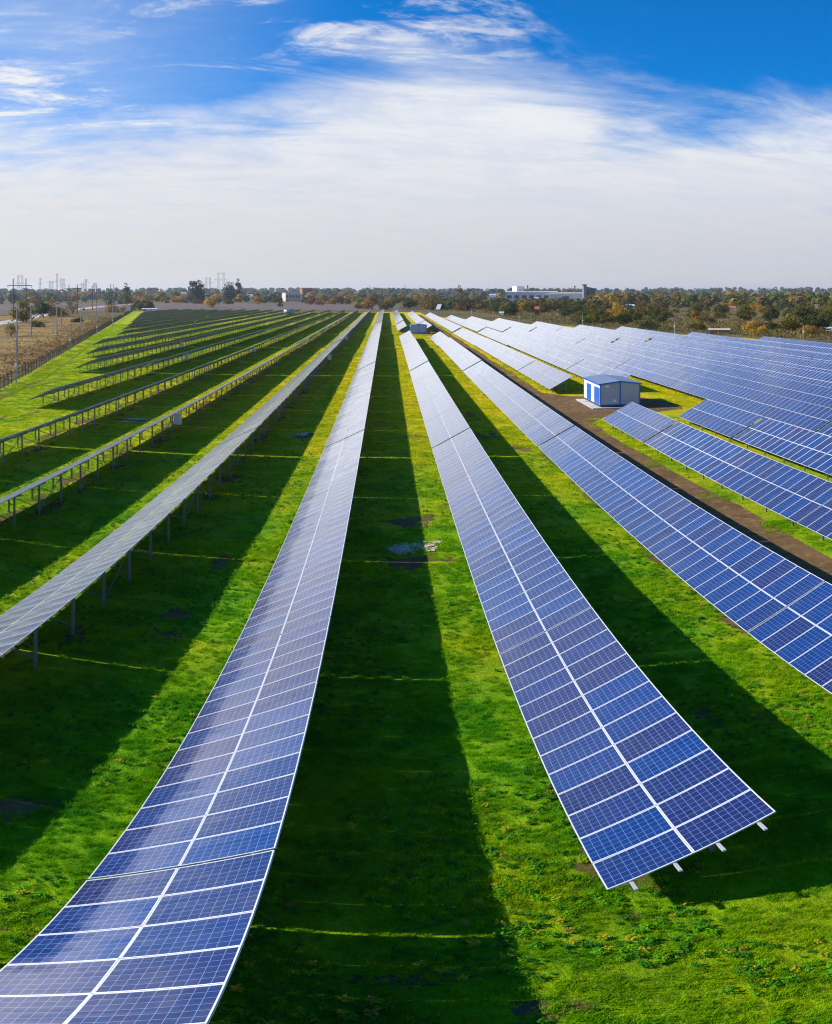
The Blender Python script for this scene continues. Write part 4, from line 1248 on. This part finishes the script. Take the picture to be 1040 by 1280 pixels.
p = at_r(170.5, 760); t = car(p.x, p.y, 0.2, 'dark long van parked before the orange trees on the left', M['car_dark'], True); t.scale = (1.5, 1.2, 1.2)

# ------------------------------------------------------------------ trees
def crown_mesh(name, shape, seed, nclump, per, leaf):
    """Leaf-sized faces gathered in clumps through a crown about one unit tall above z = base."""
    rr = random.Random(seed)
    mb = MB()
    clumps = []
    for i in range(nclump):
        for _ in range(40):
            if shape == 'round':
                p = Vector((rr.uniform(-.5, .5), rr.uniform(-.5, .5), rr.uniform(.07, .98)))
                f = (p.z - .07) / .91
                rad = .50 * math.sin(pi * min(1, .18 + .78 * f)) ** .8
            elif shape == 'tall':
                p = Vector((rr.uniform(-.2, .2), rr.uniform(-.2, .2), rr.uniform(.06, .98)))
                f = p.z
                rad = .19 * min(1, f * 4) * (1.05 - f) ** .55
            elif shape == 'wide':
                p = Vector((rr.uniform(-.8, .8), rr.uniform(-.8, .8), rr.uniform(.05, .92)))
                f = p.z
                rad = .78 * (1 - f * f) ** .5
            else:
                p = Vector((rr.uniform(-.45, .45), rr.uniform(-.45, .45), rr.uniform(.15, .98)))
                f = (p.z - .15) / .83
                rad = .42 * math.sin(pi * min(1, .25 + .65 * f))
            if math.hypot(p.x, p.y) < rad: break
        clumps.append((p, rr.uniform(.10, .19) * (.7 if shape == 'tall' else 1.25 if shape == 'wide' else 1)))
    for p, cr in clumps:
        for j in range(per):
            d = Vector((rr.gauss(0, 1), rr.gauss(0, 1), rr.gauss(0, 1))).normalized()
            c_ = p + d * cr * rr.uniform(.55, 1.1)
            if c_.z < .02: continue
            nrm = (d + Vector((rr.gauss(0, .5), rr.gauss(0, .5), rr.gauss(0, .5) + .3))).normalized()
            s = nrm.cross(Vector((0, 0, 1)) if abs(nrm.z) < .9 else Vector((1, 0, 0))).normalized(); u = nrm.cross(s)
            a = rr.uniform(0, 6.28); s, u = s * math.cos(a) + u * math.sin(a), u * math.cos(a) - s * math.sin(a)
            l = leaf * rr.uniform(.6, 1.3)
            mb.face([c_ - s * l - u * l * .5, c_ + s * l * .2 - u * l * .7, c_ + s * l + u * l * .4, c_ - s * l * .3 + u * l * .7])
    me = mb.mesh(name, LEAF['olive'])
    return me
def trunk_mesh(seed, tall=False):
    rr = random.Random(seed)
    mb = MB()
    top = .8 if tall else .62
    mb.tube([(0, 0, -.03), (rr.gauss(0, .01), rr.gauss(0, .01), .2), (rr.gauss(0, .03), rr.gauss(0, .03), top)], [.030, .022, .008], 6)
    for k in range(4):
        a = rr.uniform(0, 6.28); z = rr.uniform(.15, .4); l = rr.uniform(.15, .3) * (.4 if tall else 1)
        mb.tube([(0, 0, z), (math.cos(a) * l * .6, math.sin(a) * l * .6, z + l * .5), (math.cos(a) * l, math.sin(a) * l, z + l * 1.1)], [.014, .009, .004], 5)
    return mb.mesh('trunk', M['bark'])
CR = {'round': [crown_mesh('crown', 'round', 10 + i, 44, 34, .042) for i in range(5)],
      'tall': [crown_mesh('crown', 'tall', 30 + i, 40, 30, .026) for i in range(3)],
      'wide': [crown_mesh('crown', 'wide', 50 + i, 46, 34, .050) for i in range(4)],
      'sparse': [crown_mesh('crown', 'sparse', 70 + i, 32, 24, .032) for i in range(3)]}
TRK = [trunk_mesh(i) for i in range(4)]; TRKT = trunk_mesh(9, True)
tr_ = random.Random(21)
SEEN = {}
def tree(p, h, shape, colr, label, group='trees in the scrub belt', name=None):
    nm = name or ('bush' if shape == 'wide' else 'poplar_tree' if shape == 'tall' else 'tree')
    t = thing(nm, label, 'bush' if shape == 'wide' else 'tree', (p.x, p.y, zt(p.x, p.y) - .02), tr_.uniform(0, 6.28), group)
    k = h * tr_.uniform(.93, 1.07)
    t.scale = (k * tr_.uniform(.9, 1.15), k * tr_.uniform(.9, 1.15), k)
    o = link('crown', tr_.choice(CR[shape]), t)
    o.material_slots[0].link = 'OBJECT'; o.material_slots[0].material = LEAF[colr]
    link('trunk', TRKT if shape == 'tall' else tr_.choice(TRK), t)
    return t
def tree_px(px_, base_py, hpx, shape, colr, label, r=None, group=None):
    p = at(px_, base_py) if r is None else at_r(px_, r)
    rr_ = math.hypot(p.x, p.y)
    return tree(p, hpx / FY * rr_ * 1.02, shape, colr, label, group)

# picked out one by one on the left
tree_px(29.5, 402.5, 25, 'round', 'olive', 'big olive tree with yellow crown top between the left poles')
tree_px(54.5, 397.3, 18.5, 'round', 'dark', 'broad dark green tree left of the golden bush')
tree_px(64.5, 395.5, 22, 'sparse', 'brown', 'taller dull tree touching the broad dark green one')
tree_px(74.5, 395.5, 12, 'wide', 'yellow', 'golden yellow bush beside the road on the left')
tree_px(46.5, 408.8, 10, 'wide', 'green', 'small green bush in front of the broad dark green tree')
tree_px(14.5, 420.5, 17, 'sparse', 'olive', 'straggly olive bush in the tan field at the left edge')
tree_px(90.5, 392.5, 17, 'sparse', 'brown', 'sparse brown tree beside the road')
tree_px(46.0, 384.5, 7, 'round', 'green', 'little green tree out in the ploughed field, left one')
tree_px(51.5, 383.0, 7.5, 'round', 'green', 'little green tree out in the ploughed field, right one')
tree_px(98.5, 402.8, 6.5, 'wide', 'dark', 'small dark bush by the concrete pole')
tree_px(93.0, 402.8, 5, 'wide', 'olive', 'small olive bush left of the small dark bush')
tree_px(178.5, 387.5, 14.5, 'wide', 'dark', 'dark green bushy tree behind the long white shed')
tree_px(187.0, 381.0, 6, 'wide', 'yellow', 'little yellow bush behind the long white shed')
tree_px(264.0, 384.5, 15.5, 'round', 'yellow', 'bright yellow green tree alone in front of the brown field')
tree_px(350.3, 383.0, 4.5, 'wide', 'dark', 'small dark bush in the brown field')
tree_px(158.5, 0, 27, 'tall', 'dark', 'lone slender poplar on the left skyline', 900)
tree_px(139.5, 390.0, 15, 'sparse', 'olive', 'olive tree in the cluster of pale poles')
tree_px(140.0, 390.5, 10, 'wide', 'orange', 'orange bush in the cluster of pale poles')
tree_px(154.0, 391.5, 9, 'sparse', 'brown', 'bare brown bush right of the cluster of pale poles')
for i, (px_, top, c_) in enumerate([(239, 352.5, 'blue'), (243, 351.5, 'dark'), (247, 352.0, 'dark'), (251, 352.5, 'blue')]):
    tree_px(px_, 0, 378 - top, 'tall', c_, 'dark poplar, %s in the tight poplar group left of the pylons' % nth(i + 1), 1150, 'poplars left of the pylons')
for i, (px_, top, c_) in enumerate([(284.5, 353.0, 'blue'), (289, 353.5, 'blue'), (297.5, 352.0, 'blue')]):
    tree_px(px_, 0, 378 - top, 'tall', c_, 'tall blue green tree, %s of three right of the big pylon' % nth(i + 1), 1200, 'tall trees right of the pylons')
tree_px(575, 0, 22, 'tall', 'brown', 'tall dull poplar above the scrub left of the factory', 960)

ZONE = {}
def belt(n, xr, yr, hm, kinds, cols, zone, group, power=1.0, mind=1.5, skip=None):
    pts = []
    tries = 0
    while len(pts) < n and tries < n * 40:
        tries += 1
        x = tr_.uniform(*xr)
        y0_, y1_ = yr(x) if callable(yr) else yr
        y = y1_ + (y0_ - y1_) * tr_.random() ** power
        if skip and skip(x, y): continue
        p = at(x, y)
        sep = mind * math.hypot(p.x, p.y) / 300
        if any((p - q_).length < sep for q_ in pts): continue
        pts.append(p)
        c_ = tr_.choice(cols); s = tr_.choice(kinds)
        h = hm(x, y) * tr_.uniform(.7, 1.35) * (.62 if s == 'wide' else 1.0)
        word = {'round': 'round crowned', 'wide': 'low spreading', 'sparse': 'thin crowned', 'tall': 'slender'}[s]
        tree(p, h, s, c_, '%s %s %s %s' % (LEAFWORD[c_], word, 'bush' if s == 'wide' else 'tree', zone), group)
import bisect
def fy(x):
    xs = [440, 540, 600, 650, 728, 843, 1004, 1080]; ysv = [388.5, 388.5, 391.5, 400.5, 407.5, 416.5, 424.5, 428]
    i = max(1, min(len(xs) - 1, bisect.bisect(xs, x)))
    return ysv[i - 1] + (ysv[i] - ysv[i - 1]) * (x - xs[i - 1]) / (xs[i] - xs[i - 1])
def clear(x, y):
    if 838 < x < 985 and 392 < y < 412 and tr_.random() < .80: return True
    if 880 < x < 920 and y > 405: return True
    if 640 < x < 740 and 391 < y < 403 and tr_.random() < .85: return True
    return False
near_cols = ['olive', 'olive', 'olive', 'olive', 'olive', 'green', 'dark', 'dark', 'dark', 'yellow', 'orange', 'brown', 'olive']
belt(185, (505, 1075), lambda x: (min(fy(x) - 1.5, 402 + (x - 640) * .03), 380.5), lambda x, y: 6.6, ['round', 'round', 'wide', 'round'], near_cols,
     'in the scrub belt beyond the right fence', 'trees in the scrub belt', .9, 2.6, clear)
belt(34, (640, 1075), lambda x: (fy(x) - 1.5, fy(x) - 14), lambda x, y: 5.0, ['round', 'wide', 'wide'], near_cols, 'close behind the right fence', 'bushes close behind the right fence', .8, 3.6, clear)
belt(26, (985, 1080), (418, 392), lambda x, y: 7.0, ['round', 'round', 'wide'], ['olive', 'olive', 'green', 'dark'], 'in the dense thicket at the right edge', 'trees of the thicket at the right edge', 1.0, 3.0)
belt(90, (235, 600), (381, 375.5), lambda x, y: 9.5, ['round', 'round', 'round', 'wide'], ['orange', 'yellow', 'olive', 'dark', 'blue', 'orange', 'brown', 'green'],
     'in the autumn belt behind the brown field', 'trees in the belt behind the brown field', 1.0, 2.0, lambda x, y: 352 < x < 381 and y > 376)
belt(34, (440, 560), (388, 380.5), lambda x, y: 7.5, ['round', 'wide', 'round'], ['olive', 'dark', 'green', 'orange'], 'straight behind the far row ends', 'trees behind the far row ends', 1.0, 2.0)
belt(26, (158, 232), (379, 375.5), lambda x, y: 9.0, ['round', 'wide'], ['orange', 'yellow', 'orange', 'dark', 'brown'], 'in the orange belt right of the lone poplar', 'trees right of the lone poplar', 1.0, 2.0)
belt(30, (-20, 160), (381, 376), lambda x, y: 8.5, ['round', 'wide', 'round'], ['blue', 'dark', 'dark', 'brown', 'orange'], 'in the blue belt beyond the left fields', 'trees beyond the left fields', 1.0, 2.0)

# far woodland: one mass to the horizon
def mass(name, n, xr, rr_, hm, colr, seed, leaf=1.0):
    rr = random.Random(seed)
    mb = MB()
    for i in range(n):
        x = rr.uniform(*xr); r = rr.uniform(rr_[0] ** .5, rr_[1] ** .5) ** 2
        p = at_r(x, r); z0 = zt(p.x, p.y)
        h = hm * rr.uniform(.55, 1.35); wd = h * rr.uniform(.35, .6)
        m_ = rr.randrange(len(colr))
        for j in range(46):
            d = Vector((rr.gauss(0, 1), rr.gauss(0, 1), rr.gauss(0, 1))).normalized()
            c_ = Vector((p.x + d.x * wd, p.y + d.y * wd, z0 + h * .55 + d.z * h * .48))
            nrm = (d + Vector((rr.gauss(0, .4), rr.gauss(0, .4), .3))).normalized()
            s = nrm.cross(Vector((0, 0, 1)) if abs(nrm.z) < .9 else Vector((1, 0, 0))).normalized(); u = nrm.cross(s)
            l = h * .15 * rr.uniform(.6, 1.4) * leaf
            mb.face([c_ - s * l - u * l * .5, c_ + s * l * .3 - u * l, c_ + s * l + u * l * .4, c_ - s * l * .4 + u * l], m_)
    return tag(mb.build(name, [LEAF[c_] for c_ in colr]), kind='stuff')
mass('woodland', 900, (-90, 1150), (1150, 2100), 11.5, ['dark', 'blue', 'olive', 'blue', 'dark', 'brown', 'olive', 'orange', 'blue'], 3)
mass('woodland', 420, (735, 1150), (720, 1300), 9.5, ['dark', 'green', 'olive', 'dark', 'olive', 'dark', 'brown', 'olive', 'yellow'], 4)
mass('woodland', 160, (540, 740), (640, 800), 6.5, ['dark', 'green', 'olive', 'dark', 'olive', 'brown'], 14)
mass('woodland', 900, (-120, 1180), (2100, 4600), 15, ['blue', 'blue', 'dark', 'olive'], 5, 1.3)

# low scrub and weeds
def weeds(name, n, place, hr, colr, seed):
    rr = random.Random(seed)
    mb = MB()
    for i in range(n):
        p = place(rr)
        if p is None: continue
        h = rr.uniform(*hr); m_ = rr.randrange(len(colr))
        for j in range(9):
            a = rr.uniform(0, 6.28); d = rr.uniform(0, h * .7)
            c_ = Vector((p.x + math.cos(a) * d * 1.6, p.y + math.sin(a) * d * 1.6, zt(p.x, p.y) + h * rr.uniform(.1, .6)))
            s = Vector((math.cos(a + 1), math.sin(a + 1), rr.uniform(-.2, .2))) * h * rr.uniform(.08, .22); u = Vector((rr.gauss(0, .35), rr.gauss(0, .35), 1)) * h * rr.uniform(.2, .45)
            mb.face([c_ - s - u, c_ + s * .4 - u * .8, c_ + s * .8 + u, c_ - s * .4 + u * .8], m_)
    return tag(mb.build(name, [LEAF[c_] for c_ in colr]), kind='stuff')
def pl_right(rr):
    x = rr.uniform(500, 1090); y = rr.uniform(378, fy(x) - .5)
    return at(x, y)
weeds('undergrowth', 6500, pl_right, (.4, 1.6), ['olive', 'brown', 'tan', 'olive', 'tan', 'green'], 6)
def pl_left(rr):
    y = rr.uniform(75, 420)
    x = fence_x(y) - abs(rr.gauss(0, 6)) - 1.2
    return Vector((x, y, 0))
weeds('dry_weeds', 3800, pl_left, (.15, .50), ['tan', 'tan', 'tan', 'brown', 'tan'], 7)
def pl_left2(rr):
    y = rr.uniform(75, 460)
    return Vector((fence_x(y) - rr.uniform(2, 75), y, 0))
weeds('dry_weeds', 1800, pl_left2, (.15, .45), ['tan', 'olive', 'tan', 'tan'], 8)

# ------------------------------------------------------------------ air
mb = MB(); mb.box(-9000, 9000, -600, 9000, -3, 75)
hz = mb.mesh('haze', [])
hm_ = bpy.data.materials.new('haze_air'); hm_.use_nodes = True
t = NT(hm_.node_tree)
t.n.remove(t.n['Principled BSDF'])
vp = t.new('ShaderNodeVolumePrincipled')
vp.inputs['Color'].default_value = (0.80, 0.87, 1.0, 1)
vp.inputs['Density'].default_value = 0.000075
vp.inputs['Anisotropy'].default_value = 0.3
t.l.new(vp.outputs[0], t.n['Material Output'].inputs['Volume'])
hz.materials.append(hm_)
tag(link('haze', hz), kind='stuff')
